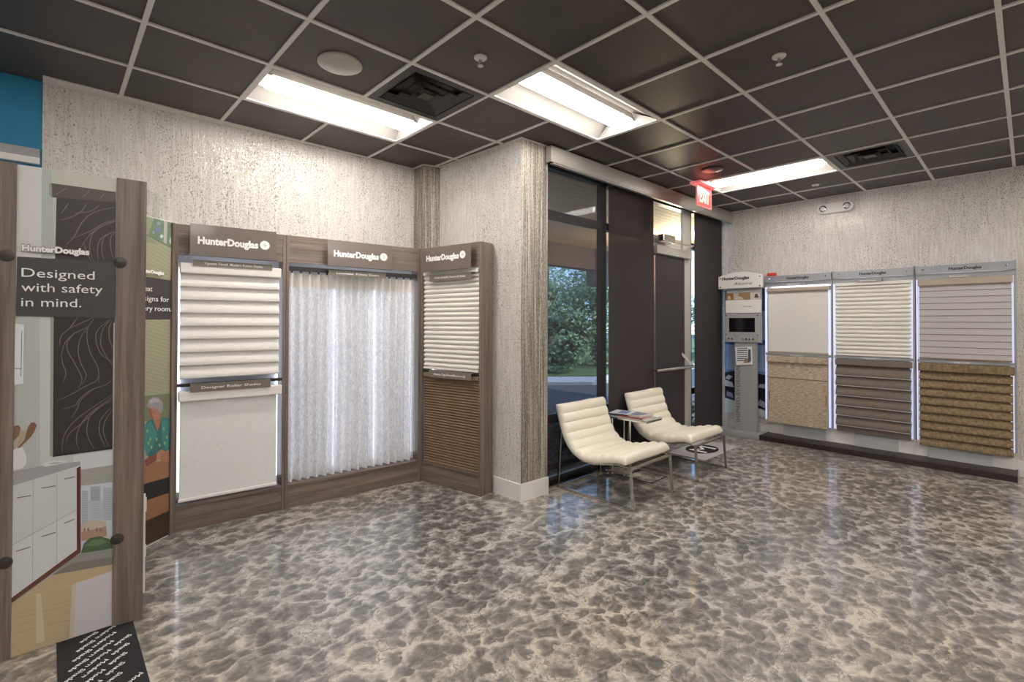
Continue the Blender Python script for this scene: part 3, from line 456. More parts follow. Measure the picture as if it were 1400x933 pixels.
gr.prism([(2.66, 4.3), (2.66, 4.095), (2.825, 4.045), (2.868, 2.925), (3.2, 2.91), (3.2, 2.93), (2.884, 2.94), (2.84, 4.06), (2.68, 4.11), (2.68, 4.3)], H-.005, H+.0028, 'z')
gr.box(6.95, 6.972, -4.1, 3.0, H-.005, H+.003)
o = gr.build('grid_bars', M['grid'], ceiling)
struct(MB().box(-3.1, 7.1, -4.1, 4.6, 3.22, 3.26).build('ceiling_deck', M['black']))

# ------------------------------------------------------------------ storefront window and door
win = sempty('window_1')
fr = MB()
for x0, x1 in ((3.2, 3.27), (4.13, 4.225), (4.99, 5.07), (6.03, 6.105), (6.90, 6.97)): fr.box(x0, x1, 3.04, 3.09, 0, 3.0)
for z0, z1 in ((0, .07), (.57, .65), (2.47, 2.54), (2.93, 3.0)):
    for x0, x1 in ((3.27, 4.13), (4.225, 4.99), (6.10, 6.90)): fr.box(x0, x1, 3.035, 3.115, z0, z1)
fr.box(5.07, 6.03, 3.035, 3.115, 2.93, 3.0)
fr.build('window_frame', M['darkframe'], win)
MB().box(3.27, 6.90, 3.0, 3.035, .075, .095).build('window_sill', M['alu'], win)
for x0, x1, segs in ((3.27, 4.13, ((.07, .57), (.65, 2.47), (2.54, 2.93))), (4.225, 4.99, ((.07, .57), (.65, 2.47), (2.54, 2.93))), (5.07, 6.03, ((2.54, 2.93),)), (6.10, 6.90, ((.07, .57), (.65, 2.47), (2.54, 2.93)))):
    for z0, z1 in segs: MB().box(x0, x1, 3.07, 3.078, z0, z1).build('pane', M['glass'], win)
door = sempty('door_1')
d = MB(); d.box(5.80, 5.955, 2.992, 3.03, .01, 2.47); d.box(5.955, 6.02, 3.005, 3.03, 0, 2.93); d.box(5.07, 5.16, 3.03, 3.06, .01, 2.40); d.box(5.80, 5.95, 3.03, 3.06, .01, 2.40)
d.box(5.16, 5.80, 3.03, 3.06, .01, .22); d.box(5.16, 5.80, 3.03, 3.06, 2.30, 2.40); d.box(5.07, 6.03, 3.03, 3.10, 2.44, 2.54)
d.box(5.80, 5.955, 2.998, 3.03, 2.47, 2.93)
d.build('door_frame', M['alu'], door, bevel=.003)
MB().box(5.16, 5.80, 3.04, 3.046, .22, 2.30).build('door_glass', M['glass'], door)
d = MB(); d.tube([(4.98, 2.90, .955), (5.86, 2.90, .955)], .021, 12); d.tube([(5.0, 2.90, .955), (5.0, 2.955, .955), (5.08, 3.03, .955)], .014, 8); d.tube([(5.85, 2.90, .955), (5.85, 2.99, .955)], .016, 8)
d.build('door_handle', M['chrome'], door, True)
MB().bar((5.72, 2.985, 1.12), (5.85, 2.905, .97), .012, .03).build('handle_bracket', M['chrome'], door)
d = MB(); d.box(5.17, 5.42, 2.91, 2.985, 2.455, 2.53); d.bar((5.36, 2.93, 2.45), (5.72, 2.80, 2.44), .028, .010); d.bar((5.72, 2.80, 2.43), (5.92, 2.99, 2.44), .022, .008)
dc = thing('door_closer', 'silver hydraulic door closer with folding arm above the glass door', 'door closer', (0, 0, 0))
MB().box(5.17, 5.44, 2.905, 2.99, 2.455, 2.535).build('body', M['steel'], dc, bevel=.01)
MB().bar((5.36, 2.93, 2.452), (5.74, 2.84, 2.446), .030, .010).bar((5.74, 2.84, 2.438), (5.92, 2.985, 2.440), .026, .009).tube([(5.36, 2.93, 2.43), (5.36, 2.93, 2.46)], .018).tube([(5.74, 2.84, 2.425), (5.74, 2.84, 2.452)], .014).build('arm', M['chrome'], dc)

# ------------------------------------------------------------------ outside
struct(MB().box(2.9, 60, 3.14, 60, -.08, -.02).build('ground_outside', M['asphalt']))
struct(MB().prism([(7.0, 9.6), (9.6, 7.3), (14, 7.2), (30, 12), (20, 30), (7.0, 20)], -.02, .06, 'z').build('ground_kerb', M['kerb']))
tag(MB().prism([(8.1, 10.2), (10.6, 8.0), (40, 9), (40, 45), (8, 45)], .06, .09, 'z').build('lawn', M['lawn']), 'green lawn beyond the kerb outside the window', 'lawn', kind='stuff')
porch = sempty('wall_porch')
p = MB()
for k in range(30): p.box(3.0, 9.5, 3.16+k*.1, 3.252+k*.1, 2.98, 3.0)
p.build('soffit', M['peach'], porch)
p = MB(); p.box(3.0, 9.5, 6.0, 6.25, 2.56, 3.0); p.build('fascia', M['fascia'], porch)
p = MB(); p.box(7.9, 8.15, 4.5, 5.5, 0, 2.98); p.build('wing_wall', M['brick'], porch)
MB().box(8.0, 8.5, 6.0, 6.25, 2.25, 2.56).build('fascia_drop', M['fascia'], porch)
pl_ = bpy.data.lights.new('porch_lamp', 'POINT'); C.objects.link(bpy.data.objects.new('porch_lamp', pl_)); bpy.data.objects['porch_lamp'].location = (7.75, 4.1, 2.5); pl_.energy = 90; pl_.color = (1, .78, .5); pl_.shadow_soft_size = .2
def tree(name, x, y, h, r, label, nleaf=5200, low=.25, trunk=True):
    t = thing(name, label, 'tree' if trunk else 'shrub', (x, y, .09 if trunk else .02), 0)
    rnd = random.Random(int(x*100+y*10))
    if trunk: MB().tube([(0, 0, 0), (.05, .03, h*.3), (-.05, .05, h*.55), (0, 0, h*.8)], [.13, .10, .07, .02], 8).build('trunk', M['bark'], t, True)
    blobs = []
    for k in range(16):
        a = rnd.uniform(0, 2*PI); q = rnd.uniform(0, .75)*r; z = h*(low+(1-low)*rnd.uniform(.08, .82))
        blobs.append((q*math.cos(a), q*math.sin(a), z, rnd.uniform(.32, .55)*r))
    f = MB()
    for k in range(nleaf):
        bx, by, bz, br = blobs[k % 16]; a = rnd.uniform(0, 2*PI); ct = rnd.uniform(-1, 1); st = math.sqrt(1-ct*ct); rr = br*rnd.uniform(.55, 1)
        c = Vector((bx+rr*st*math.cos(a), by+rr*st*math.sin(a), max(.15, bz+rr*ct*.8))); u = Vector((rnd.gauss(0, 1), rnd.gauss(0, 1), rnd.gauss(0, 1))).normalized(); v = u.orthogonal().normalized(); s_ = rnd.uniform(.05, .10)
        f.add([c-u*s_, c+v*s_*.5, c+u*s_, c-v*s_*.5], [(0, 1, 2, 3)])
    f.build('foliage', M['leaf'], t)
tree('leafy_tree', 18.0, 13.6, 6.4, 2.1, 'spreading green tree on the right of those seen through the first window screen')
tree('leafy_tree', 13.6, 12.4, 3.7, 1.8, 'round green tree nearest the wall column, seen through the window screen', low=-.08)
tree('leafy_tree', 20.0, 18.2, 6.0, 2.6, 'tall distant tree between the two nearer ones in the window view', low=-.08)
tree('leafy_tree', 13.3, 9.9, 3.4, 1.5, 'bushy tree standing in front of the taller spreading tree outside the window', low=-.08)
tree('garden_shrub', 10.7, 9.3, 2.2, 1.0, 'dense rounded shrub behind the kerb outside the window', 3500, -.1, False)

tree('leafy_tree', 19.5, 8.6, 4.2, 1.8, 'green tree seen only in the bright slit beside the door post', low=-.08)
bed = MB(); rnd = random.Random(11)
bed.box(3.25, 7.9, 3.35, 4.4, -.02, .06)
for k in range(5200):
    c = Vector((rnd.uniform(3.32, 7.0), rnd.uniform(3.4, 4.35), rnd.uniform(.05, .34))); u = Vector((rnd.gauss(0, 1), rnd.gauss(0, 1), rnd.gauss(0, .5))).normalized(); v = u.orthogonal().normalized(); s_ = rnd.uniform(.03, .06)
    bed.add([c-u*s_, c+v*s_*.4, c+u*s_, c-v*s_*.4], [(0, 1, 2, 3)])
tag(bed.build('ground_cover', M['darkleaf']), 'dark low leafy planting just outside the window', 'plants', kind='stuff')

# valance over the window
va = thing('window_valance', 'long satin aluminium valance box above the window screens', 'valance')
MB().box(3.165, 6.965, 2.855, 2.862, 2.905, 3.045).build('front_plate', M['valance'], va)
v = MB(); v.box(3.165, 3.172, 2.862, 2.915, 2.905, 3.045).box(3.172, 6.965, 2.862, 2.985, 3.035, 3.042).box(3.205, 6.96, 2.864, 2.90, 2.895, 2.905)
v.build('end_and_base', M['valance'], va)

# window screens
def screen(name, x0, x1, z0, z1, m, label, y=2.985):
    t = thing(name, label, 'window shade', (x0, y, 0), 0)
    MB().box(.0, x1-x0, 0, .0012, z0, z1).build('screen_cloth', M[m], t)
    MB().tube([(0, .018, z1+.012), (x1-x0, .018, z1+.012)], .017, 12).build('roller_tube', M['black'], t, True)
    MB().box(0, x1-x0, -.006, .008, z0-.03, z0).build('hem_bar', M['darkframe'], t, bevel=.002)
screen('window_screen', 3.215, 4.162, .10, 2.93, 'screen_open', 'charcoal mesh window screen nearest the wall column, trees showing through')
screen('window_screen', 4.192, 5.073, .06, 2.93, 'screen_mid', 'dark brown mesh window screen behind the two cream chairs, left of the door')
screen('window_screen', 6.075, 6.895, .06, 2.93, 'screen_close', 'dark mesh window screen between the glass door and the kiosk')
ds = thing('door_screen', 'dark mesh roller shade covering the glass of the door', 'window shade', (5.10, 2.975, 0))
MB().box(0, .69, 0, .0012, .10, 2.30).build('screen_cloth', M['screen_close'], ds)
MB().box(-.02, .82, -.035, .012, 2.305, 2.40).build('head_rail', M['valance'], ds, bevel=.004)
MB().box(0, .69, -.006, .006, .075, .10).build('hem_bar', M['valance'], ds)

# ------------------------------------------------------------------ ceiling fixtures
def troffer(x, y, r, label):
    t = thing('ceiling_troffer', label, 'ceiling light', (x, y, H), PI/2 if r else 0, 'fluorescent troffers')
    b = MB(); a, c = .600, .296
    for (x0, x1, y0, y1) in ((-a, a, -c, -c+.016), (-a, a, c-.016, c), (-a, -a+.016, -c+.016, c-.016), (a-.016, a, -c+.016, c-.016)): b.box(x0, x1, y0, y1, -.004, .006)
    b.build('trim_frame', M['grid'], t)
    b = MB()
    for s in (-1, 1):
        pr = [(s*(c-.016), .004)]+[(s*(c-.016-(c-.016-.095)*k/8), .004+.085*math.sin(PI/2*k/8)) for k in range(1, 9)]+[(s*.095, .035)]
        vs = [(xx, p[0], p[1]) for xx in (-a+.016, a-.016) for p in pr]; n = len(pr)
        b.add(vs, [((i, i+1, n+i+1, n+i) if s > 0 else (i, n+i, n+i+1, i+1)) for i in range(n-1)])
        e = .06
        b.add([(s*(a-.016), -c+.016, .004), (s*(a-.016), c-.016, .004), (s*(a-.016-e), .0, .089), (s*(a-.016-e), -.10, .089), (s*(a-.016-e), .10, .089)], [(0, 1, 4, 2, 3) if s < 0 else (3, 2, 4, 1, 0)])
    b.box(-a, a, -c, c, .095, .10)
    b.build('reflector', M['reflector'], t, True)
    b = MB(); n = 12; L_ = a-.075; pr = [(-.098+.196*k/n, .040-.052*math.sin(PI*k/n)) for k in range(n+1)]
    vs = [(xx, p[0], p[1]) for xx in (-L_, L_) for p in pr]+[(-L_, 0, .06), (L_, 0, .06)]
    fs = [(i, n+1+i, n+2+i, i+1) for i in range(n)]+[tuple(range(n, -1, -1)), tuple(range(n+1, 2*n+2))]
    b.add(vs, [f[::-1] for f in fs]); b.build('diffuser', M['lens'], t, True)
    return t
TL = ['lit fluorescent troffer nearest the left display wall, beside the square air vent', 'lit fluorescent troffer above the wall column, right of the sprinkler', 'lit fluorescent troffer above the exit sign and kiosk',
      'unseen troffer added for fill light over the photographer', 'unseen fill troffer added behind the chairs area', 'unseen fill troffer added towards the back right corner', 'unseen fill troffer added by the near wall', 'unseen fill troffer added near the middle of the near wall', 'unseen fill troffer added in the back left of the room', 'unseen fill troffer added in the back middle of the room', 'unseen fill troffer added in the back right of the room']
t0 = troffer(*TROF[0], TL[0])
for (x, y, r), lb in list(zip(TROF, TL))[1:]: dup(t0, (x, y, H), PI/2 if r else 0, lb)

def vent(x, y, label):
    t = thing('air_vent', label, 'vent', (x, y, H), 0, 'black square ceiling vents')
    MB().box(-.296, .296, -.296, .296, .06, .065).build('backing', M['black'], t)
    b = MB()
    for (x0, x1, y0, y1) in ((-.296, .296, -.296, -.235), (-.296, .296, .235, .296), (-.296, -.235, -.235, .235), (.235, .296, -.235, .235)): b.box(x0, x1, y0, y1, -.004, .004)
    b.build('frame', M['vent'], t)
    for s, z in ((.225, .0), (.155, -.003), (.085, -.006)):
        b = MB(); q = s-.035
        for k in range(4):
            a0 = PI/2*k; rot = lambda X, Y: (X*math.cos(a0)-Y*math.sin(a0), X*math.sin(a0)+Y*math.cos(a0))
            P = [(*rot(-s, -s), z-.004), (*rot(s, -s), z-.004), (*rot(q, -q), z+.03), (*rot(-q, -q), z+.03)]
            Q = [(*rot(-s, -s), z+.002), (*rot(s, -s), z+.002), (*rot(q, -q), z+.036), (*rot(-q, -q), z+.036)]
            b.add(P+Q, [(3, 2, 1, 0), (4, 5, 6, 7), (0, 1, 5, 4), (2, 3, 7, 6)])
        b.build('louvre', M['ventedge'], t)
    MB().box(-.045, .045, -.045, .045, -.008, -.002).build('centre_plate', M['ventedge'], t)
    return t
v0 = vent(*VENT[0], 'black square louvred air vent beside the troffer on the left')
dup(v0, (*VENT[1], H), 0, 'black square louvred air vent right of the far troffer')
sp = tag(MB().lathe([(.128, .004), (.128, -.006), (.118, -.012), (.03, -.014)], n=40).build('ceiling_speaker', M['spk'], None, True, loc=(1.262, 2.845, H)), 'round beige ceiling speaker grille above the left troffer', 'ceiling speaker')
tag(MB().lathe([(.105, .004), (.105, -.004), (.095, -.008), (.02, -.009)], n=32).build('ceiling_speaker', M['ventedge'], None, True, loc=(4.882, 2.206, H)), 'dark round ceiling speaker left of the exit sign', 'ceiling speaker')
def sprinkler(x, y, label):
    t = thing('sprinkler_head', label, 'sprinkler', (x, y, H), 0, 'ceiling sprinklers')
    MB().lathe([(.038, .004), (.038, -.003), (.032, -.009), (.014, -.012)], n=28).build('escutcheon', M['white'], t, True)
    b = MB().lathe([(.008, -.010), (.008, -.026), (.005, -.028)], n=14); b.tube([(-.009, 0, -.012), (-.013, 0, -.032), (-.004, 0, -.046)], .0025, 6).tube([(.009, 0, -.012), (.013, 0, -.032), (.004, 0, -.046)], .0025, 6)
    b.build('frame_arms', M['steel'], t, True)
    MB().lathe([(.004, -.044), (.017, -.048), (.017, -.0505), (.004, -.052)], n=24).build('deflector', M['white'], t, True)
    return t
s0 = sprinkler(1.831, 2.21, 'white pendent sprinkler between the first two troffers')
dup(s0, (3.081, .996, H), 0, 'white pendent sprinkler in the dark ceiling at upper right')
dup(s0, (6.262, 1.65, H), 0, 'small white pendent sprinkler near the right wall, beyond the far troffer')
# exit sign
ex = thing('exit_sign', 'red edge-lit exit sign hanging from the ceiling before the door', 'exit sign', (5.315, 2.50, H))
MB().box(-.20, .20, -.065, .065, -.03, -.004).build('canopy', M['redacrylic'], ex, bevel=.004)
MB().box(-.165, .165, -.006, .006, -.26, -.03).build('plate', M['exitface'], ex)
MB().text('EXIT', -.115, -.215, .23, .14, y=-.0075, th=.003, bold=.03).build('lettering', M['exitletter'], ex)
b = MB(); b.box(-.170, -.163, -.010, .010, -.265, -.03).box(.163, .170, -.010, .010, -.265, -.03).box(-.163, .163, -.010, .010, -.265, -.258)
b.build('edge_rim', M['redacrylic'], ex)
# emergency light on right wall
em = thing('emergency_light', 'white capsule emergency light with two lamps high on the right wall', 'emergency light', (6.968, 1.62, 2.905), -PI/2)
pts = [(-.13+.062*math.cos(a), .062*math.sin(a)) for a in [PI/2+PI*k/12 for k in range(13)]]+[(.13+.062*math.cos(a), .062*math.sin(a)) for a in [-PI/2+PI*k/12 for k in range(13)]]
MB().prism(pts, -.05, 0, 'y').build('housing', M['white'], em, bevel=.008)
for s in (-1, 1):
    b = MB(); b.xf = Matrix.Translation((s*.125, -.052, .0)) @ Matrix.Rotation(PI/2, 4, 'X'); b.lathe([(.036, -.01), (.040, .008), (.030, .012)], n=24); lo = b.build('lamp', M['chrome'], em, True)
    b = MB(); b.xf = Matrix.Translation((s*.125, -.066, .0)) @ Matrix.Rotation(PI/2, 4, 'X'); b.lathe([(.026, 0), (.018, .006), (.004, .008)], n=20); b.build('lens', M['white'], lo, True)

# ================================================================== LEFT DISPLAY CASES
def logo(b, x, z, r, y, th=.0015):
    """disc with a four pointed star cut through it"""
    n = 48; out = [(x+r*math.cos(2*PI*k/n), z+r*math.sin(2*PI*k/n)) for k in range(n)]
    inn = []
    for k in range(n):
        a = 2*PI*k/n; q = abs(math.sin(2*a)); rr = r*(.78-.55*q**.45); inn.append((x+rr*math.cos(a), z+rr*math.sin(a)))
    vs = [(p[0], y-th, p[1]) for p in out+inn]; b.add(vs, [(k, (k+1) % n, n+(k+1) % n, n+k) for k in range(n)])
    b.box(x-.002, x+.002, y-th, y, z-r*.95, z+r*.95); b.box(x-r*.95, x+r*.95, y-th, y, z-.002, z+.002)
def sign_plate(case, u0, u1, z0, z1, t0_, t1_, tz, lx):
    sp_ = MB().box(u0, u1, -.052, -.046, z0, z1).box(u0-.008, u1+.004, -.058, -.018, z0-.010, z0).build('sign_plate', M['plate'], case)
    for q in (u0+.03, u1-.06): MB().box(q, q+.03, -.046, .004, z0+.03, z0+.06).build('standoff', M['steel'], case)
    b = MB().text('HunterDouglas', t0_, tz, t1_-t0_, .052, y=-.0525, bold=.045); b.build('lettering', M['textwhite'], sp_)
    b = MB(); logo(b, lx, tz+.028, .034, -.0525); b.build('emblem', M['textwhite'], sp_)
def label_tag(case, u0, u1, z0, z1, body, y=-.03):
    tg = MB().box(u0, u1, y, y+.004, z0, z1).box(u0, u1, y+.004, .02, z1-.004, z1).build('name_plate', M['tag'], case)
    w_ = (u1-u0)*.74
    MB().text(body, u0+(u1-u0)*.13, (z0+z1)/2-.008, w_, .019, y=y-.0004, bold=.006).build('lettering', M['textwhite'], tg)
AB = frame((.648, 4.181), (2.573, 3.987)); BD = frame((2.573, 3.987), (2.707, 3.25))
def along(fr_, u): return (fr_[0][0]+math.cos(fr_[1])*u, fr_[0][1]+math.sin(fr_[1])*u, 0)
def display_case(fr_, u, L_, label, depth=.155, rail=True):
    t = thing('display_case', label, 'display case', along(fr_, u), fr_[1])
    for x in (0, L_-.022): MB().box(x, x+.022, 0, depth, 0, 2.20).build('side_panel', M['wood_z'], t, bevel=.001)
    MB().box(.022, L_-.022, .004, .024, 1.982, 2.20).build('header', M['wood_x'], t)
    MB().box(.022, L_-.022, .024, depth, 2.18, 2.20).build('top_panel', M['wood_x'], t)
    MB().box(.022, L_-.022, .006, .026, 0, .168).build('kick_board', M['wood_x'], t)
    MB().box(.022, L_-.022, -.002, depth, .168, .190).build('sill', M['wood_x'], t, bevel=.001)
    MB().box(.022, L_-.022, depth-.008, depth, .19, 2.18).build('back_panel', M['cab'], t)
    if rail: MB().box(.022, L_-.022, .010, .045, 1.030, 1.052).build('mid_rail', M['darkframe'], t)
    MB().tube([(.06, .11, 2.150), (L_-.06, .11, 2.150)], .012, 10).build('light_tube', M['ledlow'], t, True)
    for x in ((.04, L_-.04) if rail else (.04, L_*.35, L_*.66, L_-.04)): MB().tube([(x, .125, .25), (x, .125, 1.90)], .008, 10).build('light_tube', M['ledside'], t, True)
    return t
c1 = display_case(AB, 0, .739, 'left wooden display case holding the white roman shade above a roller shade')
sign_plate(c1, .087, .656, 1.99, 2.205, .134, .527, 2.065, .573)
label_tag(c1, .109, .631, 1.905, 1.948, 'Vignette Tiered  Modern Roman Shades'); label_tag(c1, .098, .624, .992, 1.050, 'Designer Roller Shades')
c2 = display_case(AB, .741, 1.194, 'wide wooden display case holding the sheer curtain', rail=False)
sign_plate(c2, .310, .882, 1.982, 2.19, .360, .755, 2.055, .800)
label_tag(c2, .325, .832, 1.892, 1.940, 'Luminette  Privacy Sheers')
c3 = display_case(BD, .002, .747, 'narrow angled wooden display case with ivory and brown pleated shades')
sign_plate(c3, .079, .673, 1.98, 2.185, .129, .535, 2.065, .580)
label_tag(c3, .147, .66, 1.878, 1.938, 'Duette Architella Honeycomb Shades'); label_tag(c3, .143, .662, .992, 1.055, 'Duette Top-Down/Bottom-Up')
for z in (1.775, .415):
    b = MB(); b.xf = Matrix.Translation((.7475, .088, z)) @ Matrix.Rotation(PI/2, 4, 'Y'); b.lathe([(.021, 0), (.021, .003), (.014, .004)], n=20); b.build('cap', M['wood_x'], c3, True)

def roman(name, fr_, u, u0, u1, ztop, zbot, n, depth, m, label, cat='roman shade', head=.075, headm=None, y=.03, group=None, wav=0, gap=0):
    t = thing(name, label, cat, along(fr_, u), fr_[1], group)
    MB().box(u0-.004, u1+.010, y-.055, y+.010, ztop-head, ztop).build('head_rail', M[headm or m], t, bevel=.008)
    z0 = ztop-head; p = (z0-zbot)/n; prof = []
    for k in range(n):
        zt = z0-k*p
        for s in range(9):
            q = s/8; prof.append((y-.004-depth*math.sin(PI/2*q)**1.3 if s < 8 else y-.004-depth*.93, zt-q*(p*.97)))
        prof.append((y-.004-depth*.45, zt-p*1.02)); prof.append((y-.004, zt-p*.965 if k < n-1 else zt-p))
    MB().sheet(prof, u0, u1, -.002).build('cloth', M[m], t, True)
    return t
roman('roman_shade', AB, 0, .035, .690, 1.925, 1.090, 8, .034, 'roman', 'white tiered roman shade in soft folds, upper half of the left display case')
def roller(name, fr_, u, u0, u1, ztop, zbot, m, label, headm=None, y=.03, head=.075, hem=.022, cat='roller shade', group=None):
    t = thing(name, label, cat, along(fr_, u), fr_[1], group)
    MB().box(u0-.002, u1+.012, y-.05, y+.012, ztop-head, ztop).build('head_rail', M[headm or m], t, bevel=.008)
    MB().box(u0+.01, u1-.02, y-.012, y-.0105, zbot, ztop-head).build('cloth', M[m], t)
    MB().box(u0+.004, u1-.014, y-.022, y-.004, zbot-hem, zbot).build('hem_bar', M[headm or m], t, bevel=.005)
    return t
roller('roller_shade', AB, 0, .030, .700, 1.000, .225, 'roller', 'plain pale grey roller shade, lower half of the left display case', 'roman')
def pleated(name, fr_, u, u0, u1, ztop, zbot, n, depth, m, label, y=.03, headm=None, cell=False, group=None, head=.035):
    t = thing(name, label, 'pleated shade', along(fr_, u), fr_[1], group)
    MB().box(u0-.002, u1+.002, y-depth-.012, y+.016, ztop-head, ztop).build('head_rail', M[headm or m], t, bevel=.004)
    z0 = ztop-head; p = (z0-zbot-.02)/n; prof = []
    for k in range(n):
        for s in range(4 if cell else 2):
            q = s/(4 if cell else 2); zz = z0-(k+q)*p
            prof.append((y-depth*(math.sin(PI*q)**.6 if cell else (0 if s == 0 else 1)), zz))
    prof.append((y, z0-n*p))
    MB().sheet(prof, u0, u1, -.0012).build('pleats', M[m], t)
    MB().box(u0, u1, y-depth-.006, y+.006, zbot, zbot+.02).build('bottom_rail', M[headm or m], t, bevel=.003)
    return t
pleated('pleated_shade', BD, .002, .034, .712, 1.972, 1.062, 20, .024, 'pleat', 'ivory honeycomb shade in the upper half of the narrow angled display case', cell=True, y=.034)
pleated('pleated_shade', BD, .002, .034, .712, 1.026, .192, 32, .016, 'brownpleat', 'brown finely pleated shade in the lower half of the narrow angled case')
# sheer curtain
sc = thing('sheer_curtain', 'white patterned sheer curtain hanging in deep folds to the case floor', 'curtain', along(AB, .741), AB[1])
NP = 16; US = [.030+1.125*k/(NP*12) for k in range(NP*12+1)]
def wave(u, z, amp=.034):
    ph = (u-.03)/1.125*NP*2*PI; s = math.sin(ph+.15*math.sin(u*5)); return .058-amp*(abs(s)**.7)*(1 if s > 0 else -1)*(.9+.12*math.sin(u*23))
def curtain(z0, z1, nz, dy=0):
    b = MB(); n = len(US); zs = [z0+(z1-z0)*k/nz for k in range(nz+1)]
    b.add([(u+.004*math.sin(z*3+u*9), wave(u, z)+dy, z) for z in zs for u in US], [(j*n+i, j*n+i+1, (j+1)*n+i+1, (j+1)*n+i) for j in range(nz) for i in range(n-1)]); return b
curtain(.200, 1.785, 16).build('sheer_cloth', M['sheer'], sc, True)
curtain(1.785, 1.905, 3).build('heading', M['sheertop'], sc, True)
MB().box(.030, 1.160, .015, .060, 1.918, 1.952).build('track', M['darkframe'], sc)
b = MB()
for k in range(NP):
    u = .03+1.125*(k+.25)/NP; b.box(u-.006, u+.006, .022, .034, 1.90, 1.922)
b.build('carriers', M['black'], sc)

# ================================================================== PRINTED PANELS
def print_sheet(parent, items, y, th=.0005):
    """one flat printed sheet: every colour area a thin film of ink"""
    b = MB(); mats = []; idx = {}
    step = .00003
    for k, it in enumerate(items):
        col = it[1]
        if col not in idx: idx[col] = len(mats); mats.append(flat(col))
        b.mi = idx[col]; yy = y-.0004-step*k
        if it[0] == 'p': pts = it[2]; vs = [(p[0], yy, p[1]) for p in pts]; fs = [tuple(range(len(pts)))]
        else:
            w_, pts = it[2], it[3]; L_ = []; R_ = []
            if len(pts) > 2:       # smooth the stroke
                q = [pts[0]]
                for i in range(len(pts)-1):
                    p0, p1, p2, p3 = pts[max(0, i-1)], pts[i], pts[i+1], pts[min(len(pts)-1, i+2)]
                    for s in (1, 2, 3, 4):
                        f = s/4; q.append(tuple(.5*(2*p1[a]+(p2[a]-p0[a])*f+(2*p0[a]-5*p1[a]+4*p2[a]-p3[a])*f*f+(3*p1[a]-p0[a]-3*p2[a]+p3[a])*f**3) for a in (0, 1)))
                pts = q
            for i, p in enumerate(pts):
                a, c = pts[max(0, i-1)], pts[min(len(pts)-1, i+1)]; dx, dz = c[0]-a[0], c[1]-a[1]; l = math.hypot(dx, dz) or 1
                tw = w_/2*(1 if len(pts) < 3 else .45+.55*math.sin(PI*i/(len(pts)-1)))
                L_.append((p[0]-dz/l*tw, yy, p[1]+dx/l*tw)); R_.append((p[0]+dz/l*tw, yy, p[1]-dx/l*tw))
            vs = L_+R_; n = len(pts); fs = [(i, n+i, n+i+1, i+1) for i in range(n-1)]
        b.add(vs, fs)
    return b.build('printed_picture', mats, parent)
FG = frame((-.15, 3.14), (.36, 3.10))
p1 = thing('poster_stand', 'freestanding wood-framed panel with a kitchen picture about safety, nearest the camera', 'display panel', FG[0], FG[1])
for u0, u1 in ((-.085, .042), (.391, .511)):
    po = MB().box(u0, u1, -.012, .030, .0, 2.212).build('post', M['wood_z'], p1, bevel=.001)
ps = MB().box(.042, .391, -.002, .006, .012, 2.205).build('poster_board', M['white'], p1)
print_sheet(ps, POSTER1, -.0022)
MB().text('HunterDouglas', .0595, 1.8185, .234, .031, y=-.0118, bold=.085).build('lettering_outline', M['tag'], p1)
b = MB(); b.text('HunterDouglas', .061, 1.820, .231, .028, y=-.0125, bold=.045); b.build('brand_lettering', M['textwhite'], p1)
for s_, z_, w_ in (('Designed', 1.702, .251), ('with safety', 1.636, .281), ('in mind.', 1.568, .204)): MB().text(s_, .061, z_, w_, .042, y=-.0125).build('slogan_line', M['textwhite'], p1)
for u_, z_ in ((.014, 1.792), (.408, 1.792), (.408, .430), (.020, .430)):
    b = MB(); b.xf = Matrix.Translation((u_, -.012, z_)) @ Matrix.Rotation(PI/2, 4, 'X'); b.lathe([(.026, 0), (.026, .004), (.022, .006)], n=28); b.build('cap', mat_cap, p1, True)
br = MB().box(.511, .520, .010, .022, .12, .62).box(.511, .524, .008, .024, .30, .36).box(.511, .524, .008, .024, .53, .60); br.build('edge_bracket', M['white'], p1)
FP = frame((.0788, 3.6917), (.648, 4.181))
p2 = thing('poster_stand', 'angled printed panel of a woman by a green shade, behind the safety panel', 'display panel', FP[0], FP[1])
ps = MB().box(.25, .724, .004, .012, .0, 2.205).build('poster_board', M['white'], p2)
def clip(it):
    """keep the print inside its board"""
    def cl(pts, f, side):
        out = []
        for i in range(len(pts)):
            a, c = pts[i], pts[(i+1) % len(pts)]; ina, inc = (a[0] >= f) if side else (a[0] <= f), (c[0] >= f) if side else (c[0] <= f)
            if ina: out.append(a)
            if ina != inc: k = (f-a[0])/(c[0]-a[0]); out.append((f, a[1]+(c[1]-a[1])*k))
        return out
    if it[0] == 'l': return it if all(.2 < p[0] < .73 for p in it[3]) or len(it[3]) == 2 else it
    q = cl(cl(it[2], .25, 1), .722, 0); return ('p', it[1], q) if len(q) > 2 else None
def clipl(it):
    if it is None or it[0] == 'p': return it
    pts = it[3]
    if len(pts) == 2:
        (a, za), (c, zc) = pts
        if c < a: a, za, c, zc = c, zc, a, za
        if a < .25: k = (.25-a)/(c-a); a, za = .25, za+(zc-za)*k
        if c > .722: k = (.722-a)/(c-a); c, zc = .722, za+(zc-za)*k
        return ('l', it[1], it[2], [(a, za), (c, zc)])
    return it
P2I = [q for q in (clipl(clip(i)) for i in POSTER2) if q]
P2I = [(i[0], i[1], [(p[0], min(2.2, max(.005, p[1]))) for p in i[2]]) if i[0] == 'p' else i for i in P2I]
print_sheet(ps, P2I, .004)
MB().box(.722, .745, -.01, .02, 0, 2.20).build('edge_post', M['wood_z'], p2)
for s_, z_, w_ in (('Great', 1.703, .125), ('designs for', 1.637, .265), ('every room.', 1.572, .285)): MB().text(s_, .425, z_, w_, .036, y=-.0125).build('slogan_line', M['textwhite'], p2)
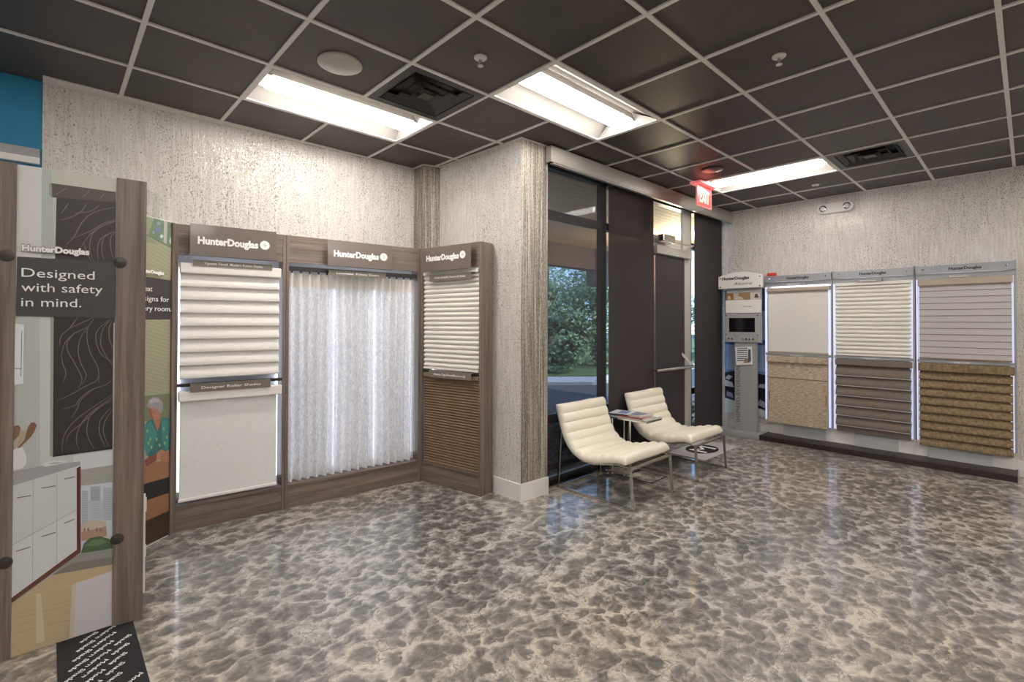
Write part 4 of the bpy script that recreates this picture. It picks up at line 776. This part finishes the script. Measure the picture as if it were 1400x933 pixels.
MB().text('HunterDouglas', .445, 1.823, .20, .024, y=-.0125, bold=.045).build('brand_lettering', M['textwhite'], p2)
ac = MB().box(.16, .56, -.05, -.045, 2.02, 2.36).build('clear_sign_plate', M['acrylic'], p2)

# ================================================================== RIGHT WALL DISPLAY
RW = frame((6.85, 2.99), (6.85, 0))
bays = [(.600, 1.338), (1.372, 2.112), (2.150, 2.885)]
BL = ['silver display frame nearest the kiosk, holding the cream roller shade above woven grasscloth', 'middle silver display frame, ivory pleated shade above a taupe shade', 'right-hand silver display frame with pale banded shade above brown tweed']
for (u0, u1), lb in zip(bays, BL):
    t = thing('sample_rack', lb, 'display frame', along(RW, u0), RW[1]); L_ = u1-u0
    for x in (-.014, L_-.002): MB().box(x, x+.016, .030, .075, .232, 2.125).build('upright', M['silver'], t)
    hd = MB().box(-.010, L_+.010, -.015, .012, 2.032, 2.112).build('header', M['silver'], t, bevel=.003)
    MB().text('HunterDouglas', L_*.35, 2.058, .25, .030, y=-.0155, bold=.045).build('lettering', M['textdark'], hd)
    for x in (.05, L_-.05):
        b = MB(); b.xf = Matrix.Translation((x, -.015, 2.072)) @ Matrix.Rotation(PI/2, 4, 'X'); b.lathe([(.010, 0), (.010, .003), (.005, .005)], n=12); b.build('screw', M['chrome'], t)
    MB().box(.0, L_, .02, .05, 1.975, 2.030).build('upper_rail', M['silver'], t)
    nt_ = MB().box(L_*.30, L_*.64, -.022, .0, 1.975, 2.008).build('name_plate', M['grey'], t)
    MB().text({.6: 'Designer Screen Shades', 1.372: 'Duette', 2.150: 'Silhouette'}[u0], L_*.36, 1.984, L_*.2, .014, y=-.0225, bold=.01).build('lettering', M['textwhite'], nt_)
    MB().box(-.002, L_+.002, .005, .040, 1.082, 1.112).build('mid_rail', M['silver'], t)
    n2_ = MB().box(L_*.33, L_*.62, -.012, .005, 1.080, 1.108).build('name_plate', M['grey'], t)
    MB().text({.6: 'Provenance', 1.372: 'Vignette', 2.150: 'Vignette'}[u0], L_*.40, 1.086, L_*.16, .014, y=-.0125, bold=.01).build('lettering', M['textwhite'], n2_)
    MB().box(-.014, L_+.014, .095, .105, .232, 2.10).build('back_panel', M['white'], t)
    for x in (-.012, .004, L_-.030, L_-.016): MB().box(x, x+.011, .018, .028, .232, 1.97).build('light_strip', M['led'], t)
    MB().tube([(.05, .075, 1.995), (L_-.05, .075, 1.995)], .010, 10).build('light_tube', M['ledlow'], t, True)
roller('roller_shade', RW, 0.600, .016, .726, 1.950, 1.135, 'cream', 'cream roller shade in the upper half of the frame nearest the kiosk', 'tag2', head=.045)
t = thing('woven_shade', 'natural woven grasscloth shade hanging below the cream roller shade', 'woven shade', along(RW, .600), RW[1])
MB().box(.020, .712, -.035, .020, .995, 1.075).build('valance', M['grass'], t, bevel=.008)
MB().sheet([(.0, .995), (-.004, .90), (-.014, .80), (-.004, .79), (-.006, .60), (-.010, .50), (-.014, .35), (-.016, .250)], .022, .708, -.003).build('cloth', M['grass'], t)
MB().box(.020, .710, -.024, -.012, .215, .250).build('hem', M['grass'], t)
for u_ in (.045, .685): MB().box(u_, u_+.010, -.020, -.016, .50, .62).build('cord_toggle', M['brownpleat'], t)
pleated('pleated_shade', RW, 1.372, .014, .726, 1.975, 1.118, 17, .026, 'pleat', 'ivory pleated shade in the upper half of the middle silver frame', cell=True)
roman('rolled_shade', RW, 1.372, .018, .722, 1.075, .300, 6, .052, 'taupe', 'taupe shade in horizontal rolls, lower half of the middle silver frame', head=.07)
for k in range(1, 7): MB().box(.022, .718, -.030, -.028, .996-k*.1177, 1.004-k*.1177).build('sheer_band', M['silh'], bpy.data.objects['rolled_shade'])
MB().box(.022, .718, .010, .016, .215, .305).build('hem', M['taupe'], bpy.data.objects['rolled_shade'])
t = thing('banded_shade', 'pale lilac banded shade with thin tan lines, upper half of the right silver frame', 'sheer shade', along(RW, 2.150), RW[1])
MB().box(.006, .728, -.030, .030, 1.900, 1.972).build('head_rail', M['tag2'], t, bevel=.01)
MB().box(.016, .716, .0, .002, 1.128, 1.900).build('cloth', M['silh'], t)
for k in range(11):
    MB().box(.016, .716, -.004, .0, 1.180+k*.066, 1.186+k*.066).build('vane', M['vane'], t)
MB().box(.014, .718, -.012, .006, 1.118, 1.132).build('bottom_rail', M['brownpleat'], t)
roman('rolled_shade', RW, 2.150, .010, .722, 1.075, .190, 9, .034, 'tweed', 'brown tweed shade in horizontal folds, lower half of the right silver frame', head=.085)
for (u0, u1) in bays:
    pass
# boards under the frames, plinth
for k, (u0, u1) in enumerate(((.62, .79), (.79, 1.27), (1.27, 1.56), (1.56, 1.97), (1.97, 2.22), (2.22, 2.72), (2.72, 2.90))):
    pass
lb_ = thing('skirting_panel', 'long pale grey panel of alternating boards under the silver frames', 'panel', along(RW, .60), RW[1])
for u0, u1, q in ((.02, .20, 1), (.20, .67, 0), (.67, .97, 1), (.97, 1.37, 0), (1.37, 1.63, 1), (1.63, 2.12, 0), (2.12, 2.29, 1)):
    MB().box(u0, u1, .030 if q == 0 else .055, .062 if q == 0 else .085, .062, .225 if q else .205).build('board', M['lgrey'] if q == 0 else M['white'], lb_)
bk = MB().bar((.57, .035, .07), (.60, .035, .20), .006, .012).bar((.64, .035, .07), (.60, .035, .20), .006, .012).build('support_bracket', M['black'], lb_)
tag(MB().box(0, 2.30, -.225, .088, 0, .062).build('display_plinth', M['dark_wood'], None, bevel=.003, loc=along(RW, .60), rotz=RW[1]), 'low dark brown plinth along the foot of the right wall', 'plinth')
tag(MB().box(0, .11, 0, .05, 0, .042).build('red_box', M['red'], None, bevel=.008, loc=(6.845, 2.372, 2.112), rotz=RW[1]), 'small red plastic box lying on top of the silver frame', 'box')

# ------------------------------------------------------------------ kiosk
K = frame((6.75, 2.968), (6.75, 0))
bp = thing('backdrop_poster', 'blue window-shutter poster on the wall behind the kiosk', 'poster', (6.955, 2.97, 0), K[1])
MB().box(0, .575, 0, .010, .24, 1.96).build('board', M['white'], bp)
it = [('p', (.13, .22, .42), [(0, .24), (.575, .24), (.575, 1.96), (0, 1.96)]), ('p', (.03, .10, .20), [(0, 1.45), (.575, 1.55), (.575, 1.96), (0, 1.96)]), ('p', (.30, .42, .62), [(.02, .85), (.555, .85), (.555, 1.66), (.02, 1.66)])]
for k in range(34): it.append(('l', (.17, .27, .45), .006, [(.02, .87+k*.023), (.555, .87+k*.023)]))
it += [('p', (.05, .12, .28), [(0, 1.20), (.575, 1.20), (.575, 1.27), (0, 1.27)]), ('p', (.006, .006, .015), [(0, .45), (.575, .33), (.575, .80), (.40, .82), (.25, .78), (.12, .83), (0, .80)]),
       ('p', (.45, .50, .62), [(0, .61), (.13, .60), (.10, .67), (.0, .70)]), ('p', (.30, .32, .50), [(.44, .63), (.575, .62), (.575, .68), (.47, .68)]), ('p', (.45, .48, .6), [(.0, .72), (.06, .70), (.11, .75), (.05, .77)]), ('p', (.28, .25, .38), [(.02, .47), (.12, .45), (.10, .52), (.03, .54)]), ('p', (.30, .27, .36), [(.43, .40), (.53, .36), (.55, .43), (.47, .47)]),
       ('p', (.55, .62, .62), [(0, .24), (.575, .24), (.575, .32), (0, .44)])]
print_sheet(bp, it, 0)
k_ = thing('info_kiosk', 'grey freestanding information kiosk with small screen and arched white head', 'kiosk', K[0], K[1])
arch = [(0, 1.965)]+[(.577*s/14, 2.135+.055*math.sin(PI*s/14)) for s in range(15)]+[(.577, 1.965)]
hd = MB().prism(arch, -.012, .045, 'y').build('head_plate', M['white'], k_, bevel=.008)
b = MB().text('HunterDouglas', .055, 2.085, .36, .040, y=-.0125, bold=.045); b.build('brand_lettering', M['textdark'], hd)
MB().text('Alustra', .20, 2.010, .25, .040, y=-.0125, shear=.5).build('script_lettering', M['textdark'], hd)
for x, z in ((.03, 2.11), (.547, 2.11), (.03, 1.99), (.547, 1.99)):
    b = MB(); b.xf = Matrix.Translation((x, -.012, z)) @ Matrix.Rotation(PI/2, 4, 'X'); b.lathe([(.009, 0), (.009, .003)], n=12); b.build('screw', M['steel'], k_)
MB().box(.10, .55, .030, .060, 1.235, 1.965).build('spine_board', M['grey'], k_)
ph = MB().box(.10, .548, .008, .030, 1.810, 1.905).build('photo_strip', M['tag'], k_)
it = [('p', (.22, .12, .05), [(.10, 1.812), (.20, 1.812), (.20, 1.90), (.10, 1.90)]), ('p', (.45, .38, .30), [(.20, 1.812), (.27, 1.812), (.27, 1.90), (.20, 1.90)]), ('p', (.30, .18, .09), [(.27, 1.812), (.42, 1.812), (.42, 1.90), (.27, 1.90)]), ('p', (.52, .47, .40), [(.22, 1.815), (.34, 1.815), (.31, 1.85), (.24, 1.86)]), ('p', (.55, .50, .48), [(.42, 1.812), (.548, 1.812), (.548, 1.90), (.42, 1.90)]), ('p', (.10, .04, .03), [(.47, 1.83), (.53, 1.83), (.51, 1.885), (.48, 1.88)]), ('p', (.60, .42, .2), [(.12, 1.82), (.17, 1.82), (.16, 1.86), (.13, 1.87)])]
print_sheet(ph, it, .008)
fl = MB().box(.098, .550, -.004, .030, 1.632, 1.808).build('leaflet_holder', M['white'], k_, bevel=.002)
b = MB().text('HunterDouglas', .33, 1.715, .11, .012, y=-.0045, bold=.01); b.build('lettering', M['textdark'], fl)
sc_ = MB().box(.100, .545, -.030, .030, 1.240, 1.625).build('screen_housing', M['grey'], k_, bevel=.006)
MB().box(.158, .492, -.0325, -.0305, 1.378, 1.566).build('display', M['screen'], sc_)
for x in (.155, .20, .335, .38, .425, .47):
    b = MB(); b.xf = Matrix.Translation((x, -.030, 1.285)) @ Matrix.Rotation(PI/2, 4, 'X'); b.lathe([(.013, 0), (.013, .006), (.010, .009)], n=16); b.build('button', M['chrome'], sc_, True)
for x, z in ((.12, 1.60), (.525, 1.60), (.12, 1.34), (.525, 1.34)):
    b = MB(); b.xf = Matrix.Translation((x, -.030, z)) @ Matrix.Rotation(PI/2, 4, 'X'); b.lathe([(.008, 0), (.008, .003)], n=10); b.build('screw', M['steel'], sc_)
co = MB().box(.222, .495, -.012, .062, .062, 1.24).build('column', M['grey'], k_, bevel=.003)
vs, fs = text_mesh('INSPIRED BY DESIGN', .0, 0); b = MB(); x0 = min(p[0] for p in vs); x1 = max(p[0] for p in vs)
b.add([(.290-p[1]*.050/.73, -.0132 if p[2] > 0 else -.0122, .175+(p[0]-x0)/(x1-x0)*.74) for p in vs], fs); b.build('lettering', M['textdark'], co)
MB().box(.010, .572, -.130, .150, 0, .062).build('base', M['grey'], k_, bevel=.003)
ca = thing('sample_card', 'tilted white card printed with dark stripes, clipped to the kiosk column', 'card', (K[0][0]-.022, K[0][1], 0), K[1])
b = MB(); q = [(.235, 1.172), (.452, 1.190), (.458, .955), (.250, .930)]
b.prism(q, -.003, .0, 'y'); cc = b.build('card', M['white'], ca)
it = []
for s in range(7):
    z = .985+s*.027; it.append(('l', (.05, .07, .12), .011, [(.262, z+.005), (.395, z+.016)]))
it += [('p', (.30, .18, .14), [(.34, .965), (.43, .975), (.40, 1.03), (.36, 1.02)]), ('p', (.07, .09, .15), [(.40, .985), (.44, .99), (.435, 1.15), (.405, 1.15)])]
print_sheet(cc, it, -.003)

# ================================================================== CHAIRS AND TABLE
def lounge_chair(x, y, label):
    t = thing('lounge_chair', label, 'chair', (x, y, 0), 0, 'cream tufted lounge chairs')
    # side section (y,z): centre line of the cushion from the top of the back to the front of the seat
    cl = [(.775, .760), (.745, .66), (.712, .56), (.668, .465), (.600, .385), (.500, .337), (.380, .332), (.250, .358), (.130, .385), (.045, .378)]
    pts = []
    for i in range(len(cl)-1):
        p0, p1_, p2_, p3 = cl[max(0, i-1)], cl[i], cl[i+1], cl[min(len(cl)-1, i+2)]
        for s in range(10):
            f = s/10; pts.append(tuple(.5*(2*p1_[a]+(p2_[a]-p0[a])*f+(2*p0[a]-5*p1_[a]+4*p2_[a]-p3[a])*f*f+(3*p1_[a]-p0[a]-3*p2_[a]+p3[a])*f**3) for a in (0, 1)))
    pts.append(cl[-1]); n = len(pts); cum = [0]
    for i in range(1, n): cum.append(cum[-1]+math.hypot(pts[i][0]-pts[i-1][0], pts[i][1]-pts[i-1][1]))
    Lt = cum[-1]; NC = 11
    def ring(sc_, tuft):
        top = []; bot = []
        for i in range(n):
            a, b_ = pts[max(0, i-1)], pts[min(n-1, i+1)]; dy, dz = b_[0]-a[0], b_[1]-a[1]; l = math.hypot(dy, dz); ny, nz = dz/l, -dy/l   # towards the sitter
            s = cum[i]/Lt; cap = min(1, math.sqrt(max(0, 1-(1-min(s, 1-s)/.030)**2))) if min(s, 1-s) < .030 else 1
            pad = abs(math.sin(PI*NC*s))**.42
            ht = (.022+tuft*.024*pad)*sc_*cap+.004; hb_ = .026*sc_*cap+.004
            top.append((pts[i][0]+ny*ht, pts[i][1]+nz*ht)); bot.append((pts[i][0]-ny*hb_, pts[i][1]-nz*hb_))
        return top+bot[::-1]
    W_ = .680; xs = [(-.005, .30, .35), (0.0, .62, .6), (.010, .86, .85), (.030, 1, 1), (.20, 1, 1.05), (.34, 1, 1.08), (.48, 1, 1.05), (W_-.030, 1, 1), (W_-.010, .86, .85), (W_, .62, .6), (W_+.005, .30, .35)]
    b = MB(); vs = []; rnd = random.Random(3)
    for xx, sc_, tf in xs: vs += [(xx-.015, p[0], p[1]+(.003*math.sin(xx*31+p[0]*40) if .1 < xx < .6 else 0)) for p in ring(sc_, tf)]
    k = 2*n; fs = [(j*k+i, (j+1)*k+i, (j+1)*k+(i+1) % k, j*k+(i+1) % k) for j in range(len(xs)-1) for i in range(k)]
    for j in (0, len(xs)-1):
        for i in range(n-1):
            q = (j*k+i, j*k+i+1, j*k+k-2-i, j*k+k-1-i); fs.append(q if j == 0 else q[::-1])
    b.add(vs, fs); cu = b.build('cushion', M['leather'], t, True)
    st = MB()
    for s in range(1, NC):
        i = min(range(n), key=lambda q: abs(cum[q]/Lt-s/NC)); a, b_ = pts[i-1], pts[min(n-1, i+1)]; dy, dz = b_[0]-a[0], b_[1]-a[1]; l = math.hypot(dy, dz)
        st.tube([(.015, pts[i][0]+dz/l*.0275, pts[i][1]-dy/l*.0275), (W_-.045, pts[i][0]+dz/l*.0275, pts[i][1]-dy/l*.0275)], .0022, 6)
    st.build('seam', M['leather'], cu)
    for xx in (.012, W_-.045):
        MB().bar((xx, .022, .335), (xx, .000, .011), .012, .022, (0, 1, 0)).build('leg', M['steel'], t)
        MB().bar((xx, .755, .520), (xx, .785, .011), .012, .022, (0, 1, 0)).build('leg', M['steel'], t)
        MB().bar((xx, -.011, .011), (xx, .796, .011), .012, .022).build('runner', M['steel'], t)
        path = [(xx, .022, .335), (xx, .13, .346), (xx, .25, .322), (xx, .38, .297), (xx, .50, .300), (xx, .61, .345), (xx, .69, .43), (xx, .742, .53), (xx, .78, .66)]
        b = MB()
        for q in range(len(path)-1): b.bar(path[q], path[q+1], .012, .010, (0, -.5, 1))
        b.build('seat_rail', M['steel'], t)
    MB().box(.012, W_-.045, .780, .796, .0, .022).build('rear_bar', M['steel'], t)
    MB().box(.012, W_-.045, .012, .030, .325, .343).build('front_bar', M['steel'], t)
    return t
ch0 = lounge_chair(3.362, 2.17, 'cream channel-tufted lounge chair nearest the wall column')
dup(ch0, (4.43, 2.155, 0), 0, 'cream channel-tufted lounge chair farther right, nearer the door and floor mat')
tb = thing('side_table', 'narrow chrome side table with glass top between the cream chairs', 'side table', (4.118, 2.50, 0))
MB().box(0, .285, 0, .45, .556, .568).build('table_top', M['tabletop'], tb, bevel=.002)
fr2 = MB(); fr2.box(.0, .285, .0, .014, .540, .555).box(.0, .285, .436, .45, .540, .555).box(0, .014, .014, .436, .540, .555).box(.271, .285, .014, .436, .540, .555)
fr2.build('top_frame', M['chrome'], tb)
for x, y in ((.015, .40), (.075, .438), (.03, .20), (.262, .425)): MB().tube([(x, y, .02), (x, y, .545)], .0085, 10).build('leg', M['chrome'], tb, True)
fr2 = MB(); fr2.box(-.078, .22, -.10, -.082, 0, .02).box(-.078, .28, .425, .443, 0, .02).box(-.078, -.06, -.082, .425, 0, .02).box(.202, .22, -.082, .425, 0, .02).box(-.06, .202, .19, .21, 0, .02)
fr2.build('base_frame', M['chrome'], tb)
def magazine(x, y, z, rz, w_, d_, th, cols, label):
    t = thing('magazine', label, 'magazine', (x, y, z), rz, 'magazines on the side table')
    MB().box(0, w_, 0, d_, .001, th-.001).build('pages', M['white'], t)
    cv = MB().box(-.001, w_+.001, -.001, d_+.001, th-.001, th).box(-.001, w_+.001, -.001, d_+.001, 0, .001).box(-.001, 0, -.001, d_+.001, 0, th).build('cover', flat(cols[0]), t)
    b = MB().box(w_*.1, w_*.9, d_*.15, d_*.65, th, th+.0004).build('cover_picture', flat(cols[1]), t)
magazine(4.145, 2.56, .568, .06, .20, .27, .010, ((.33, .05, .05), (.45, .38, .33)), 'red-spined magazine at the bottom of the stack on the side table')
magazine(4.165, 2.60, .578, -.12, .21, .275, .012, ((.55, .52, .48), (.16, .17, .25)), 'thick pale magazine on top of the red-spined one')
magazine(4.150, 2.72, .5902, .22, .20, .20, .006, ((.60, .60, .66), (.22, .25, .45)), 'bluish open brochure lying at the back of the table stack')
tag(MB().box(0, .075, 0, .05, 0, .009).build('card_stack', M['white'], None, loc=(4.33, 2.515, .592-.024), rotz=.1), 'small pile of white cards near the front of the side table', 'cards')

# mats
mt = thing('floor_mat', 'grey floor mat with a black oval and white M beside the far chair', 'mat', (5.20, 2.44, 0))
MB().box(0, .88, 0, .44, 0, .006).build('mat_base', M['matgrey'], mt)
b = MB(); n = 40; b.prism([(.43+.235*math.cos(2*PI*k/n), .235+.17*math.sin(2*PI*k/n)) for k in range(n)], .006, .0068, 'z'); b.build('oval', M['rug'], mt)
MB().text('M', .29, .125, .28, .22, y=.0068, th=.0006, plane='xy').build('lettering', M['textwhite'], mt)
rg = thing('logo_rug', 'black rug repeating white words diagonally, under the nearest panel', 'rug', (.04, 1.9, 0))
MB().box(0, .28, 0, 1.235, 0, .005).build('rug_base', M['rug'], rg)
b = MB(); ang = math.atan2(2.772-2.891, .168-.299)
wd = .205; cap = .021; d_ = (math.cos(ang), math.sin(ang)); pn = (-d_[1], d_[0])
for r_ in range(-20, 24):
    for c_ in range(-6, 8):
        x = .14+pn[0]*r_*.044+d_[0]*(c_*.235+r_*.06); y = .85+pn[1]*r_*.044+d_[1]*(c_*.235+r_*.06)
        ex_, ey_ = x+d_[0]*wd, y+d_[1]*wd
        if all(.006 < q < .274 for q in (x, ex_, x+pn[0]*cap, ex_+pn[0]*cap)) and all(.0 < q < 1.22 for q in (y, ey_)):
            b.text('Modern Shade', x, y, wd, cap, y=.005, th=.0006, plane='xy', rot=ang)
        else:
            # a word cut by the rug's edge keeps only the half that lies on it
            for wv, o_, ww in (('Modern', 0, .110), ('Shade', .124, .081)):
                x2, y2 = x+d_[0]*o_, y+d_[1]*o_; x3, y3 = x2+d_[0]*ww, y2+d_[1]*ww
                if all(.004 < q < .276 for q in (x2, x3, x2+pn[0]*cap, x3+pn[0]*cap)) and all(.0 < q < 1.22 for q in (y2, y3)): b.text(wv, x2, y2, ww, cap, y=.005, th=.0006, plane='xy', rot=ang)
b.build('lettering', M['textwhite'], rg)
